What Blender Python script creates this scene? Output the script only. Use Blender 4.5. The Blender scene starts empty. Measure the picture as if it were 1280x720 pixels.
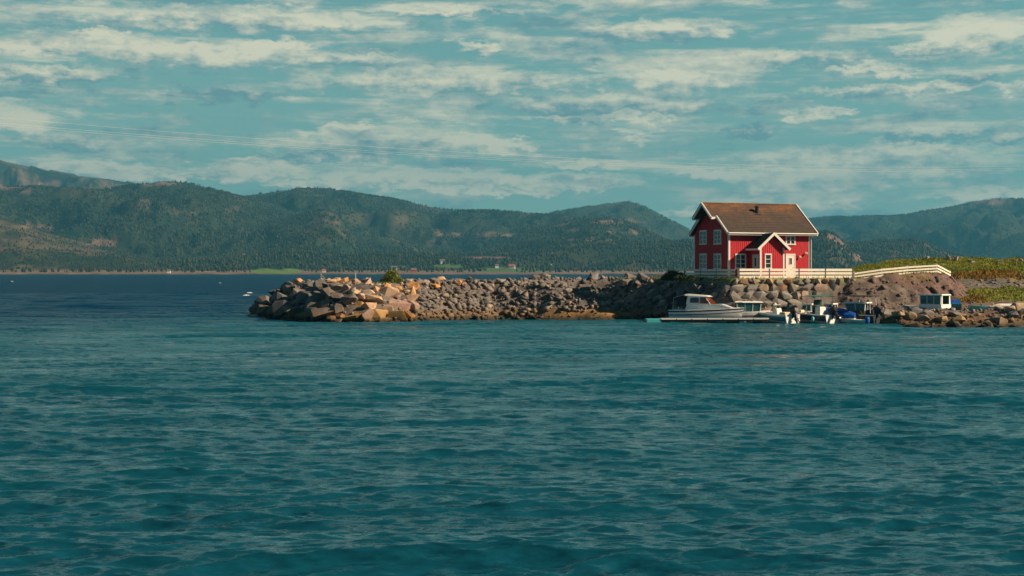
import bpy, bmesh, math, random
import numpy as np
from mathutils import Vector, Matrix
random.seed(7); rng = np.random.default_rng(11)
S = bpy.context.scene
COL = S.collection
PI = math.pi
H = 4.7            # camera height above the water, metres
F = 1778.0         # focal length in photo pixels (50 mm on 36 mm, 1280 wide)
HY = 339.5         # row of the true horizon

def wx(px, Y): return (px - 640) / F * Y
def wz(py, Y): return H + (HY - py) / F * Y
def pt(px, Y, z): return Vector((wx(px, Y), Y, z))

# ------------------------------------------------------------------ materials
def mat(name, col, rough=0.6, metal=0.0, var=0.15, scale=6.0, bump=0.0, bscale=20.0, col2=None, attr=None, objcol=False, spec=0.4, stretch=None):
    m = bpy.data.materials.new(name); m.use_nodes = True
    nt = m.node_tree; N = nt.nodes; L = nt.links
    b = N['Principled BSDF']
    b.inputs['Roughness'].default_value = rough; b.inputs['Metallic'].default_value = metal
    b.inputs['Specular IOR Level'].default_value = spec
    geo = N.new('ShaderNodeTexCoord')
    vec = geo.outputs['Object']
    if stretch:
        mp = N.new('ShaderNodeMapping'); mp.inputs['Scale'].default_value = stretch
        L.new(vec, mp.inputs['Vector']); vec = mp.outputs['Vector']
    nz = N.new('ShaderNodeTexNoise'); nz.inputs['Scale'].default_value = scale; nz.inputs['Detail'].default_value = 6; nz.inputs['Roughness'].default_value = .65
    L.new(vec, nz.inputs['Vector'])
    mr = N.new('ShaderNodeMapRange'); mr.inputs['From Min'].default_value = .3; mr.inputs['From Max'].default_value = .7
    L.new(nz.outputs['Fac'], mr.inputs['Value'])
    src = None
    if attr:
        a = N.new('ShaderNodeAttribute'); a.attribute_name = attr; src = a.outputs['Color']
    elif objcol:
        a = N.new('ShaderNodeObjectInfo'); src = a.outputs['Color']
    if src is None:
        mx = N.new('ShaderNodeMix'); mx.data_type = 'RGBA'
        c2 = col2 if col2 else tuple(c * (1 - var * 2) for c in col)
        mx.inputs['A'].default_value = (*col, 1); mx.inputs['B'].default_value = (*c2, 1)
        L.new(mr.outputs['Result'], mx.inputs['Factor']); out = mx.outputs['Result']
    else:
        mr.inputs['To Min'].default_value = 1 - var; mr.inputs['To Max'].default_value = 1 + var
        mx = N.new('ShaderNodeMix'); mx.data_type = 'RGBA'; mx.blend_type = 'MULTIPLY'; mx.inputs['Factor'].default_value = 1
        L.new(src, mx.inputs['A']); L.new(mr.outputs['Result'], mx.inputs['B']); out = mx.outputs['Result']
    L.new(out, b.inputs['Base Color'])
    if bump > 0:
        n2 = N.new('ShaderNodeTexNoise'); n2.inputs['Scale'].default_value = bscale; n2.inputs['Detail'].default_value = 8; n2.inputs['Roughness'].default_value = .7
        L.new(vec, n2.inputs['Vector'])
        bp = N.new('ShaderNodeBump'); bp.inputs['Strength'].default_value = 1; bp.inputs['Distance'].default_value = bump
        L.new(n2.outputs['Fac'], bp.inputs['Height']); L.new(bp.outputs['Normal'], b.inputs['Normal'])
    m['outcol'] = 1
    return m

def wetband(m, zlo=0.25, zhi=0.9, dark=(0.035, 0.028, 0.016), weed=(0.16, 0.085, 0.02)):
    """tide mark: wet stone and brown weed up to the high-water line (world height)"""
    nt = m.node_tree; N = nt.nodes; L = nt.links; b = N['Principled BSDF']
    lk = b.inputs['Base Color'].links[0]; src = lk.from_socket
    g = N.new('ShaderNodeNewGeometry'); sp = N.new('ShaderNodeSeparateXYZ'); L.new(g.outputs['Position'], sp.inputs[0])
    nz = N.new('ShaderNodeTexNoise'); nz.inputs['Scale'].default_value = 1.3; nz.inputs['Detail'].default_value = 5
    L.new(g.outputs['Position'], nz.inputs['Vector'])
    ad = N.new('ShaderNodeMath'); ad.operation = 'MULTIPLY_ADD'; L.new(nz.outputs['Fac'], ad.inputs[0]); ad.inputs[1].default_value = -.7; L.new(sp.outputs['Z'], ad.inputs[2])
    def ramp(lo, hi):
        r = N.new('ShaderNodeMapRange'); r.interpolation_type = 'SMOOTHSTEP'
        r.inputs['From Min'].default_value = lo; r.inputs['From Max'].default_value = hi
        r.inputs['To Min'].default_value = 1; r.inputs['To Max'].default_value = 0
        L.new(ad.outputs[0], r.inputs['Value']); return r.outputs['Result']
    m1 = N.new('ShaderNodeMix'); m1.data_type = 'RGBA'; m1.inputs['B'].default_value = (*weed, 1)
    k = N.new('ShaderNodeMath'); k.operation = 'MULTIPLY'; k.inputs[1].default_value = .55; L.new(ramp(zlo + .1, zhi), k.inputs[0]); L.new(k.outputs[0], m1.inputs['Factor']); L.new(src, m1.inputs['A'])
    m2 = N.new('ShaderNodeMix'); m2.data_type = 'RGBA'; m2.inputs['B'].default_value = (*dark, 1)
    L.new(ramp(-.25, zlo), m2.inputs['Factor']); L.new(m1.outputs['Result'], m2.inputs['A'])
    L.new(m2.outputs['Result'], b.inputs['Base Color'])
    return m

M = {}
M['red'] = mat('red_cladding', (0.62, 0.015, 0.032), .6, var=.2, scale=1.6, bump=.004, bscale=30, stretch=(6, 6, 1))
M['white'] = mat('white_paint', (0.78, 0.76, 0.72), .5, var=.05, scale=4)
M['whitefence'] = mat('weathered_white_paint', (0.84, 0.80, 0.70), .6, var=.13, scale=5, bump=.004)
M['postgrey'] = mat('grey_post_wood', (0.30, 0.27, 0.25), .8, var=.2, scale=9, bump=.01)  # posts greyer and darker than the rails
M['glass'] = mat('dark_window_glass', (0.02, 0.03, 0.035), .05, var=.1, spec=.9)
M['greydoor'] = mat('pale_grey_door_paint', (0.5, 0.53, 0.58), .5, var=.06)
M['metal'] = mat('galvanised_metal', (0.45, 0.46, 0.47), .35, metal=.9, var=.1)
M['darkmetal'] = mat('dark_metal', (0.05, 0.05, 0.055), .45, metal=.4, var=.2)
M['black'] = mat('black_plastic', (0.012, 0.013, 0.018), .35, var=.2)
M['gel'] = mat('white_gelcoat', (0.82, 0.83, 0.82), .22, var=.06, scale=2, spec=.5)
M['gelgrey'] = mat('weathered_gelcoat', (0.50, 0.50, 0.50), .4, var=.12, scale=3)
M['bluehull'] = mat('teal_blue_hull_paint', (0.03, 0.22, 0.28), .35, var=.12)
M['navy'] = mat('navy_stripe', (0.015, 0.025, 0.08), .3, var=.1)
M['bluetarp'] = mat('blue_tarpaulin', (0.01, 0.11, 0.50), .55, var=.25, scale=3, bump=.03, bscale=5)
M['greentarp'] = mat('green_canvas', (0.02, 0.20, 0.15), .7, var=.2)
M['darktarp'] = mat('dark_canvas', (0.015, 0.022, 0.03), .75, var=.2, bump=.02, bscale=6)
M['turq'] = mat('turquoise_plastic', (0.08, 0.52, 0.56), .45, var=.12)
M['orange'] = mat('sun_faded_orange', (0.62, 0.22, 0.08), .5, var=.1)
M['cream'] = mat('cream_plastic', (0.72, 0.60, 0.40), .45, var=.1)
M['interior'] = mat('boat_interior', (0.28, 0.26, 0.23), .6, var=.2)
M['screen'] = mat('tinted_windshield', (0.02, 0.08, 0.075), .08, var=.1, spec=.9)
M['redreflect'] = mat('red_reflection_windshield', (0.20, 0.045, 0.015), .12, var=.3, scale=2, spec=.9)  # reflection of the red house painted into the windshield colour
M['decking'] = mat('bleached_decking', (0.62, 0.58, 0.50), .7, var=.12, bump=.005)
M['wood'] = mat('grey_driftwood', (0.45, 0.42, 0.36), .8, var=.2)
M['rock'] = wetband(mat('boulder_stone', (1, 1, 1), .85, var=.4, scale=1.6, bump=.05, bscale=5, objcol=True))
M['rockA'] = wetband(mat('rubble_stone', (1, 1, 1), .88, var=.4, scale=1.6, bump=.05, bscale=6, attr='tint'))
M['wallstone'] = mat('wall_stone', (1, 1, 1), .88, var=.3, scale=1.8, bump=.04, bscale=6, attr='tint')
M['shore'] = wetband(mat('shore_ground', (1, 1, 1), .92, var=.42, scale=1.1, bump=.10, bscale=3.0, attr='tint'))
M['hill'] = mat('hill_ground', (1, 1, 1), .95, var=.5, scale=.035, bump=2.5, bscale=.03, attr='tint', spec=.1)
M['forest'] = mat('forest_foliage', (1, 1, 1), .9, var=.15, scale=.2, attr='tint', spec=.1)
M['leaf'] = mat('leaf', (1, 1, 1), .7, var=.2, scale=3, attr='tint', spec=.2)
M['grass'] = mat('grass_blades', (1, 1, 1), .8, var=.2, scale=1, attr='tint', spec=.1)
M['bark'] = mat('bark', (0.12, 0.09, 0.065), .9, var=.3, bump=.01)
M['farwhite'] = mat('far_white_cladding', (0.8, 0.78, 0.72), .7, var=.05, scale=.5)
M['farred'] = mat('far_red_cladding', (0.35, 0.05, 0.05), .7, var=.05, scale=.5)
M['fargrey'] = mat('far_roofing', (0.14, 0.12, 0.12), .8, var=.1, scale=.5)
M['farredroof'] = mat('far_red_roofing', (0.40, 0.10, 0.07), .8, var=.1, scale=.5)
M['cable'] = mat('bright_aluminium_cable', (0.58, 0.58, 0.53), .6, metal=0, var=.02)
M['foam'] = mat('foam', (0.8, 0.84, 0.84), .8, var=.1)

# roof tiles: brown, courses and pans, rusty lichen towards the ridge with a shape of its own
def roof_mat():
    m = bpy.data.materials.new('brown_roof_tiles'); m.use_nodes = True
    nt = m.node_tree; N = nt.nodes; L = nt.links; b = N['Principled BSDF']; b.inputs['Roughness'].default_value = .8
    tc = N.new('ShaderNodeTexCoord')
    n = N.new('ShaderNodeTexNoise'); n.inputs['Scale'].default_value = .9; n.inputs['Detail'].default_value = 7; n.inputs['Roughness'].default_value = .7
    mp = N.new('ShaderNodeMapping'); mp.inputs['Scale'].default_value = (.6, 1, 1.6); L.new(tc.outputs['Object'], mp.inputs['Vector']); L.new(mp.outputs['Vector'], n.inputs['Vector'])
    sp = N.new('ShaderNodeSeparateXYZ'); L.new(tc.outputs['Object'], sp.inputs[0])
    g = N.new('ShaderNodeMapRange'); g.inputs['From Min'].default_value = 5.0; g.inputs['From Max'].default_value = 7.6; g.inputs['To Min'].default_value = -.22; g.inputs['To Max'].default_value = .2
    L.new(sp.outputs['Z'], g.inputs['Value'])
    ad = N.new('ShaderNodeMath'); L.new(n.outputs['Fac'], ad.inputs[0]); L.new(g.outputs['Result'], ad.inputs[1])
    cr = N.new('ShaderNodeValToRGB'); L.new(ad.outputs[0], cr.inputs['Fac'])
    e = cr.color_ramp.elements
    e[0].position = .3; e[0].color = (.050, .034, .026, 1); e[1].position = .8; e[1].color = (.22, .080, .020, 1)
    x = cr.color_ramp.elements.new(.55); x.color = (.078, .042, .026, 1)
    # single tiles vary
    br = N.new('ShaderNodeTexBrick'); br.inputs['Scale'].default_value = 1; br.inputs['Brick Width'].default_value = .34; br.inputs['Row Height'].default_value = .26
    br.inputs['Mortar Size'].default_value = .012; br.inputs['Color1'].default_value = (.8, .8, .8, 1); br.inputs['Color2'].default_value = (1.15, 1.15, 1.15, 1); br.inputs['Mortar'].default_value = (.5, .5, .5, 1)
    cb = N.new('ShaderNodeCombineXYZ'); L.new(sp.outputs['X'], cb.inputs['X']); L.new(sp.outputs['Z'], cb.inputs['Y']); L.new(cb.outputs[0], br.inputs['Vector'])
    mx = N.new('ShaderNodeMix'); mx.data_type = 'RGBA'; mx.blend_type = 'MULTIPLY'; mx.inputs['Factor'].default_value = 1
    L.new(cr.outputs['Color'], mx.inputs['A']); L.new(br.outputs['Color'], mx.inputs['B']); L.new(mx.outputs['Result'], b.inputs['Base Color'])
    bp = N.new('ShaderNodeBump'); bp.inputs['Distance'].default_value = .04; L.new(br.outputs['Fac'], bp.inputs['Height']); bp.invert = True
    L.new(bp.outputs['Normal'], b.inputs['Normal'])
    return m
M['roof'] = roof_mat()

def water_mat():
    m = bpy.data.materials.new('sea_water'); m.use_nodes = True
    nt = m.node_tree; N = nt.nodes; L = nt.links; b = N['Principled BSDF']
    b.inputs['Roughness'].default_value = .08; b.inputs['Specular IOR Level'].default_value = .62; b.inputs['IOR'].default_value = 1.33
    g = N.new('ShaderNodeNewGeometry'); sp = N.new('ShaderNodeSeparateXYZ'); L.new(g.outputs['Position'], sp.inputs[0])
    # shallow sandy bay in front (teal), deep fjord behind (dark blue)
    n = N.new('ShaderNodeTexNoise'); n.inputs['Scale'].default_value = .03; n.inputs['Detail'].default_value = 4
    L.new(g.outputs['Position'], n.inputs['Vector'])
    ad = N.new('ShaderNodeMath'); ad.operation = 'MULTIPLY_ADD'; L.new(n.outputs['Fac'], ad.inputs[0]); ad.inputs[1].default_value = 60; L.new(sp.outputs['Y'], ad.inputs[2])
    # sx shifts the drop-off nearer on the left
    sx = N.new('ShaderNodeMath'); sx.operation = 'MULTIPLY_ADD'; L.new(sp.outputs['X'], sx.inputs[0]); sx.inputs[1].default_value = -.9; L.new(ad.outputs[0], sx.inputs[2])
    mr = N.new('ShaderNodeMapRange'); mr.interpolation_type = 'SMOOTHSTEP'; mr.inputs['From Min'].default_value = 150; mr.inputs['From Max'].default_value = 225
    L.new(sx.outputs[0], mr.inputs['Value'])
    mx = N.new('ShaderNodeMix'); mx.data_type = 'RGBA'; L.new(mr.outputs['Result'], mx.inputs['Factor'])
    mx.inputs['A'].default_value = (0.003, 0.053, 0.086, 1); mx.inputs['B'].default_value = (0.001, 0.018, 0.050, 1)
    L.new(mx.outputs['Result'], b.inputs['Base Color'])
    # ripples too small for the mesh near by, and the chop of the far water, as a real tilt of the normal
    mp = N.new('ShaderNodeMapping'); mp.inputs['Scale'].default_value = (.34, 1, 1); L.new(g.outputs['Position'], mp.inputs['Vector'])
    def tilt(sc, det, ro, k):
        n1 = N.new('ShaderNodeTexNoise'); n1.inputs['Scale'].default_value = sc; n1.inputs['Detail'].default_value = det; n1.inputs['Roughness'].default_value = ro; L.new(mp.outputs[0], n1.inputs['Vector'])
        a = N.new('ShaderNodeVectorMath'); a.operation = 'SUBTRACT'; L.new(n1.outputs['Color'], a.inputs[0]); a.inputs[1].default_value = (.5, .5, .5)
        b_ = N.new('ShaderNodeVectorMath'); b_.operation = 'MULTIPLY'; L.new(a.outputs[0], b_.inputs[0]); b_.inputs[1].default_value = (k*.6, k, 0)
        return b_
    t1 = tilt(4.5, 6, .72, 2.3); t2 = tilt(.42, 5, .68, 1.0)
    far = N.new('ShaderNodeMapRange'); far.inputs['From Min'].default_value = 35; far.inputs['From Max'].default_value = 200; far.inputs['To Min'].default_value = .4; far.inputs['To Max'].default_value = 2.3
    L.new(sp.outputs['Y'], far.inputs['Value'])
    s2 = N.new('ShaderNodeVectorMath'); s2.operation = 'SCALE'; L.new(t2.outputs[0], s2.inputs[0]); L.new(far.outputs['Result'], s2.inputs['Scale'])
    a1 = N.new('ShaderNodeVectorMath'); L.new(t1.outputs[0], a1.inputs[0]); L.new(s2.outputs[0], a1.inputs[1])
    a2 = N.new('ShaderNodeVectorMath'); L.new(a1.outputs[0], a2.inputs[0]); L.new(g.outputs['Normal'], a2.inputs[1])
    nn = N.new('ShaderNodeVectorMath'); nn.operation = 'NORMALIZE'; L.new(a2.outputs[0], nn.inputs[0]); L.new(nn.outputs[0], b.inputs['Normal'])
    df = N.new('ShaderNodeBsdfDiffuse'); df.inputs['Color'].default_value = (.002, .030, .062, 1)     # light coming up out of the water between the reflecting facets
    L.new(nn.outputs[0], df.inputs['Normal'])
    c2 = N.new('ShaderNodeMix'); c2.data_type = 'RGBA'; L.new(mr.outputs['Result'], c2.inputs['Factor']); c2.inputs['A'].default_value = (.004, .078, .114, 1); c2.inputs['B'].default_value = (.001, .034, .080, 1); L.new(c2.outputs['Result'], df.inputs['Color'])
    fc = N.new('ShaderNodeMapRange'); fc.inputs['From Min'].default_value = 20; fc.inputs['From Max'].default_value = 165; fc.inputs['To Min'].default_value = .03; fc.inputs['To Max'].default_value = .76
    pm = N.new('ShaderNodeMapping'); pm.inputs['Scale'].default_value = (.022, .11, 1); L.new(g.outputs['Position'], pm.inputs['Vector'])     # wind patches
    pn = N.new('ShaderNodeTexNoise'); pn.inputs['Scale'].default_value = 1; pn.inputs['Detail'].default_value = 5; pn.inputs['Roughness'].default_value = .6; L.new(pm.outputs[0], pn.inputs['Vector'])
    pa = N.new('ShaderNodeMath'); pa.operation = 'MULTIPLY_ADD'; L.new(pn.outputs['Fac'], pa.inputs[0]); pa.inputs[1].default_value = 150; L.new(sp.outputs['Y'], pa.inputs[2])
    pb = N.new('ShaderNodeMath'); pb.operation = 'SUBTRACT'; L.new(pa.outputs[0], pb.inputs[0]); pb.inputs[1].default_value = 75; L.new(pb.outputs[0], fc.inputs['Value'])
    ms = N.new('ShaderNodeMixShader'); L.new(fc.outputs['Result'], ms.inputs['Fac']); L.new(b.outputs[0], ms.inputs[1]); L.new(df.outputs[0], ms.inputs[2]); L.new(ms.outputs[0], N['Material Output'].inputs['Surface'])
    return m
M['water'] = water_mat()

# ------------------------------------------------------------------ mesh helpers
class MB:
    def __init__(s): s.v = []; s.f = []; s.m = []; s.T = Matrix.Identity(4)
    def add(s, vs, fs, mi=0):
        o = len(s.v); s.v += [tuple(s.T @ Vector(p)) for p in vs]
        s.f += [tuple(i + o for i in f) for f in fs]; s.m += [mi] * len(fs); return s
    def box(s, a, b, mi=0):
        x0, y0, z0 = a; x1, y1, z1 = b
        vs = [(x0,y0,z0),(x1,y0,z0),(x1,y1,z0),(x0,y1,z0),(x0,y0,z1),(x1,y0,z1),(x1,y1,z1),(x0,y1,z1)]
        return s.add(vs, [(0,3,2,1),(4,5,6,7),(0,1,5,4),(1,2,6,5),(2,3,7,6),(3,0,4,7)], mi)
    def hexa(s, vs, mi=0):
        return s.add(vs, [(0,3,2,1),(4,5,6,7),(0,1,5,4),(1,2,6,5),(2,3,7,6),(3,0,4,7)], mi)
    def bar(s, p, q, w, h, mi=0, up=(0,0,1)):
        p, q, up = Vector(p), Vector(q), Vector(up); d = (q - p).normalized()
        sd = d.cross(up).normalized() * w / 2; u = sd.normalized().cross(d).normalized() * h / 2
        vs = [p - sd - u, p + sd - u, q + sd - u, q - sd - u, p - sd + u, p + sd + u, q + sd + u, q - sd + u]
        return s.hexa(vs, mi)
    def tube(s, pts, r, n=8, mi=0, r2=None):
        pts = [Vector(p) for p in pts]; k = len(pts); rings = []
        for i, p in enumerate(pts):
            d = (pts[min(i+1,k-1)] - pts[max(i-1,0)]).normalized()
            a = d.orthogonal().normalized(); a = (Vector((0,0,1)) - d * d.z).normalized() if abs(d.z) < .95 else a
            b = d.cross(a); rr = r if r2 is None else r + (r2 - r) * i / (k - 1)
            rings += [p + (a * math.cos(2*PI*j/n) + b * math.sin(2*PI*j/n)) * rr for j in range(n)]
        fs = [(i*n+j, i*n+(j+1)%n, (i+1)*n+(j+1)%n, (i+1)*n+j) for i in range(k-1) for j in range(n)]
        fs += [tuple(range(n))[::-1], tuple(range((k-1)*n, k*n))]
        return s.add(rings, fs, mi)
    def lathe(s, prof, c=(0,0,0), n=14, mi=0, axis='z'):
        vs = []
        for r, z in prof:
            for j in range(n):
                a = 2*PI*j/n; p = (r*math.cos(a), r*math.sin(a), z)
                if axis == 'x': p = (p[2], p[0], p[1])
                vs.append((p[0]+c[0], p[1]+c[1], p[2]+c[2]))
        k = len(prof)
        fs = [(i*n+j, i*n+(j+1)%n, (i+1)*n+(j+1)%n, (i+1)*n+j) for i in range(k-1) for j in range(n)]
        fs += [tuple(range(n))[::-1], tuple(range((k-1)*n, k*n))]
        return s.add(vs, fs, mi)
    def prism(s, prof, x0, x1, mi=0):
        """profile of (y, z) pushed along x"""
        k = len(prof); vs = [(x0, y, z) for y, z in prof] + [(x1, y, z) for y, z in prof]
        fs = [tuple(range(k))[::-1], tuple(range(k, 2*k))] + [(i, (i+1)%k, k+(i+1)%k, k+i) for i in range(k)]
        return s.add(vs, fs, mi)
    def build(s, name, mats, parent=None, smooth=False, bevel=0):
        me = bpy.data.meshes.new(name); me.from_pydata(s.v, [], s.f)
        mats = mats if isinstance(mats, (list, tuple)) else [mats]
        for m in mats: me.materials.append(m)
        me.polygons.foreach_set('material_index', s.m); me.validate(); me.update()
        bm = bmesh.new(); bm.from_mesh(me); bmesh.ops.recalc_face_normals(bm, faces=bm.faces)
        if bevel:
            bmesh.ops.bevel(bm, geom=[e for e in bm.edges], offset=bevel, segments=2, affect='EDGES', clamp_overlap=True)
        bm.to_mesh(me); bm.free()
        if smooth: me.shade_smooth()
        o = bpy.data.objects.new(name, me); COL.objects.link(o)
        if parent: o.parent = parent
        return o

def tag(o, label=None, cat=None, group=None, kind=None):
    if label: o['label'] = label
    if cat: o['category'] = cat
    if group: o['group'] = group
    if kind: o['kind'] = kind
    return o
def empty(name, loc, rz=0, **k):
    o = bpy.data.objects.new(name, None); COL.objects.link(o); o.location = loc; o.rotation_euler.z = rz
    o.empty_display_size = .3
    return tag(o, **k)
def np_obj(name, V, Fc, m, tint=None, smooth=False, fcol=None, n=None):
    """big mesh from numpy arrays; Fc is an (n, k) array"""
    me = bpy.data.meshes.new(name); k = Fc.shape[1]
    me.vertices.add(len(V)); me.vertices.foreach_set('co', V.astype(np.float32).ravel())
    me.loops.add(Fc.size); me.loops.foreach_set('vertex_index', Fc.astype(np.int32).ravel())
    me.polygons.add(len(Fc)); me.polygons.foreach_set('loop_start', (np.arange(len(Fc)) * k).astype(np.int32))
    me.polygons.foreach_set('loop_total', np.full(len(Fc), k, np.int32))
    me.update(calc_edges=True); me.materials.append(m)
    if tint is not None:
        a = me.color_attributes.new('tint', 'FLOAT_COLOR', 'POINT')
        c = np.ones((len(V), 4), np.float32); c[:, :3] = tint; a.data.foreach_set('color', c.ravel())
    if smooth: me.shade_smooth()
    o = bpy.data.objects.new(name, me); COL.objects.link(o)
    return o

# value noise
TB = rng.random((256, 256))
def vnoise(x, y):
    xi = np.floor(x).astype(int); yi = np.floor(y).astype(int); fx = x - xi; fy = y - yi
    fx = fx*fx*(3-2*fx); fy = fy*fy*(3-2*fy)
    a = TB[xi % 256, yi % 256]; b = TB[(xi+1) % 256, yi % 256]; c = TB[xi % 256, (yi+1) % 256]; d = TB[(xi+1) % 256, (yi+1) % 256]
    return (a*(1-fx)+b*fx)*(1-fy)+(c*(1-fx)+d*fx)*fy
def fbm(x, y, o=5, g=.5):
    r = 0; a = 1; t = 0
    for i in range(o):
        r = r + a * vnoise(x * 2**i + 17.3*i, y * 2**i + 5.1*i); t += a; a *= g
    return r / t
def sstep(a, b, x):
    t = np.clip((x - a) / (b - a), 0, 1); return t*t*(3-2*t)
def grid_faces(nr, nc):
    i = np.arange(nr*nc).reshape(nr, nc)
    return np.stack([i[:-1,:-1], i[:-1,1:], i[1:,1:], i[1:,:-1]], -1).reshape(-1, 4)

# ------------------------------------------------------------------ camera, sun, sky
cam = bpy.data.cameras.new('camera'); co = bpy.data.objects.new('camera', cam); COL.objects.link(co)
cam.lens = F / 1280 * 36; cam.sensor_width = 36; cam.shift_y = -20.5 / 1280; cam.clip_end = 40000; cam.clip_start = .5
co.location = (0, 0, H); co.rotation_euler = (PI/2, 0, 0); S.camera = co

SUN_EL = math.radians(32); SUN_A = math.radians(11)     # from the right, a little on the camera's side
sd = Vector((math.cos(SUN_EL)*math.cos(SUN_A), -math.cos(SUN_EL)*math.sin(SUN_A), math.sin(SUN_EL)))
sl = bpy.data.lights.new('sun', 'SUN'); sl.energy = 5.0; sl.angle = math.radians(.5); sl.color = (1.0, .77, .52)
so = bpy.data.objects.new('sun', sl); COL.objects.link(so); so.rotation_euler = sd.to_track_quat('Z', 'Y').to_euler(); so.location = (0, 0, 300)

W = bpy.data.worlds.new('World'); S.world = W; W.use_nodes = True
def build_world():
    nt = W.node_tree; N = nt.nodes; L = nt.links; N.clear()
    out = N.new('ShaderNodeOutputWorld'); bg = N.new('ShaderNodeBackground'); bg.inputs['Strength'].default_value = .065
    L.new(bg.outputs[0], out.inputs['Surface'])
    sky = N.new('ShaderNodeTexSky'); sky.sky_type = 'NISHITA'; sky.sun_disc = False
    sky.sun_elevation = SUN_EL; sky.sun_rotation = math.atan2(sd.x, sd.y); sky.air_density = 1.0; sky.dust_density = .3; sky.ozone_density = 1.5
    def mth(op, a, b=None, c=None, clamp=False):
        n = N.new('ShaderNodeMath'); n.operation = op; n.use_clamp = clamp
        for i, v in enumerate((a, b, c)):
            if v is None: continue
            if isinstance(v, (int, float)): n.inputs[i].default_value = v
            else: L.new(v, n.inputs[i])
        return n.outputs[0]
    def vm(op, a, b, outn='Vector'):
        n = N.new('ShaderNodeVectorMath'); n.operation = op
        for i, v in enumerate((a, b)):
            if isinstance(v, tuple): n.inputs[i].default_value = v
            else: L.new(v, n.inputs[i])
        return n.outputs[outn]
    def comb(x, y, z=0.):
        n = N.new('ShaderNodeCombineXYZ')
        for i, v in enumerate((x, y, z)):
            if isinstance(v, (int, float)): n.inputs[i].default_value = v
            else: L.new(v, n.inputs[i])
        return n.outputs[0]
    def noise(vec, sc, det=5, rough=.55):
        n = N.new('ShaderNodeTexNoise'); n.noise_dimensions = '2D'; n.inputs['Scale'].default_value = sc; n.inputs['Detail'].default_value = det; n.inputs['Roughness'].default_value = rough
        L.new(vec, n.inputs['Vector']); return n.outputs['Fac']
    def mrange(v, a, b, c=0., d=1., sm=True):
        n = N.new('ShaderNodeMapRange'); n.interpolation_type = 'SMOOTHSTEP' if sm else 'LINEAR'
        L.new(v, n.inputs['Value'])
        for k, x in zip(('From Min','From Max','To Min','To Max'), (a, b, c, d)): n.inputs[k].default_value = x
        return n.outputs['Result']
    def mix(f, a, b, bt='MIX'):
        n = N.new('ShaderNodeMix'); n.data_type = 'RGBA'; n.blend_type = bt
        for k, v in (('Factor', f), ('A', a), ('B', b)):
            if isinstance(v, (int, float)): n.inputs[k].default_value = v
            elif isinstance(v, tuple): n.inputs[k].default_value = (*v, 1)
            else: L.new(v, n.inputs[k])
        return n.outputs['Result']
    tc = N.new('ShaderNodeTexCoord'); sp = N.new('ShaderNodeSeparateXYZ'); L.new(tc.outputs['Generated'], sp.inputs[0])
    az = mth('ARCTAN2', sp.outputs[0], sp.outputs[1])
    hr = mth('SQRT', mth('ADD', mth('MULTIPLY', sp.outputs[0], sp.outputs[0]), mth('MULTIPLY', sp.outputs[1], sp.outputs[1])))
    el = mth('DIVIDE', sp.outputs[2], mth('MAXIMUM', hr, .001))
    base = comb(az, el)
    st = vm('MULTIPLY', base, (1., 4.2, 1.))           # flattened by perspective near the horizon
    nA = noise(st, 9., 3); nB = noise(vm('MULTIPLY', base, (1., 2.2, 1.)), 46., 6, .62); nC = noise(vm('ADD', st, (3.7, 9.1, 0.)), 22., 6, .6)
    nF = noise(vm('MULTIPLY', base, (1., 2.0, 1.)), 120., 5, .6)
    dx = mth('MULTIPLY', mth('SUBTRACT', nC, .5), .07); dy = mth('MULTIPLY', mth('SUBTRACT', nB, .5), .020)
    nD = noise(vm('MULTIPLY', vm('ADD', base, (.0045, .0055, 0.)), (1., 2.2, 1.)), 46., 6, .62)
    nE = noise(vm('MULTIPLY', vm('ADD', base, (.014, .014, 0.)), (1., 2.2, 1.)), 14., 4, .6); nE0 = noise(vm('MULTIPLY', base, (1., 2.2, 1.)), 14., 4, .6)
    relief = mth('ADD', mth('MULTIPLY', mth('SUBTRACT', nB, nD), 1.15), mth('MULTIPLY', mth('SUBTRACT', nE0, nE), 1.9))
    warped = vm('ADD', base, comb(dx, dy))
    blobs = [ # px, py, half width, half height, tone
     (300,25,235,17,.62),(120,58,125,22,.62),(300,68,125,18,.7),(450,76,75,11,.55),(600,60,45,8,.6),(295,118,75,11,-.25),
     (20,152,62,22,1.25),(95,178,52,13,.1),(500,178,160,25,.85),(652,184,34,10,1.0),(300,214,75,17,.95),(150,213,75,9,.8),
     (570,102,210,17,.35),(820,38,110,15,.45),(850,96,110,24,1.0),(920,74,200,14,-.02),(1215,42,95,28,1.0),(1205,96,34,11,-.1),
     (1140,112,160,8,.75),(1018,142,26,10,.75),(943,162,42,10,-.7),(760,132,170,18,.15),(798,173,20,12,.95),(1070,204,205,25,.75),
     (1190,167,85,8,-.25),(700,228,120,14,.75),(855,268,55,8,1.1),(490,224,150,15,.75),(1235,244,70,10,.9),(1010,232,120,20,.4),
     (330,205,45,9,1.0),(250,222,40,6,.9),(395,232,60,5,1.0),(560,238,70,5,.95),(665,240,60,5,1.0),(745,236,35,6,1.0),(740,206,60,7,.8),(880,218,60,8,.7),(1130,190,70,9,.9),(180,222,50,6,.9),(60,60,60,8,.9),(130,44,40,9,1.1),(355,56,45,8,1.0),(1090,88,60,8,.8),(600,178,60,9,.9),(430,163,55,10,1.0),(1262,172,40,7,-.1),(735,148,120,5,.9),(60,92,120,11,.05),(1010,252,90,10,.6),(80,205,60,8,.5),(400,196,90,7,.0),(1180,62,60,8,-.2),(560,14,120,5,.2)]
    Wt = None; Sh = None
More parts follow.
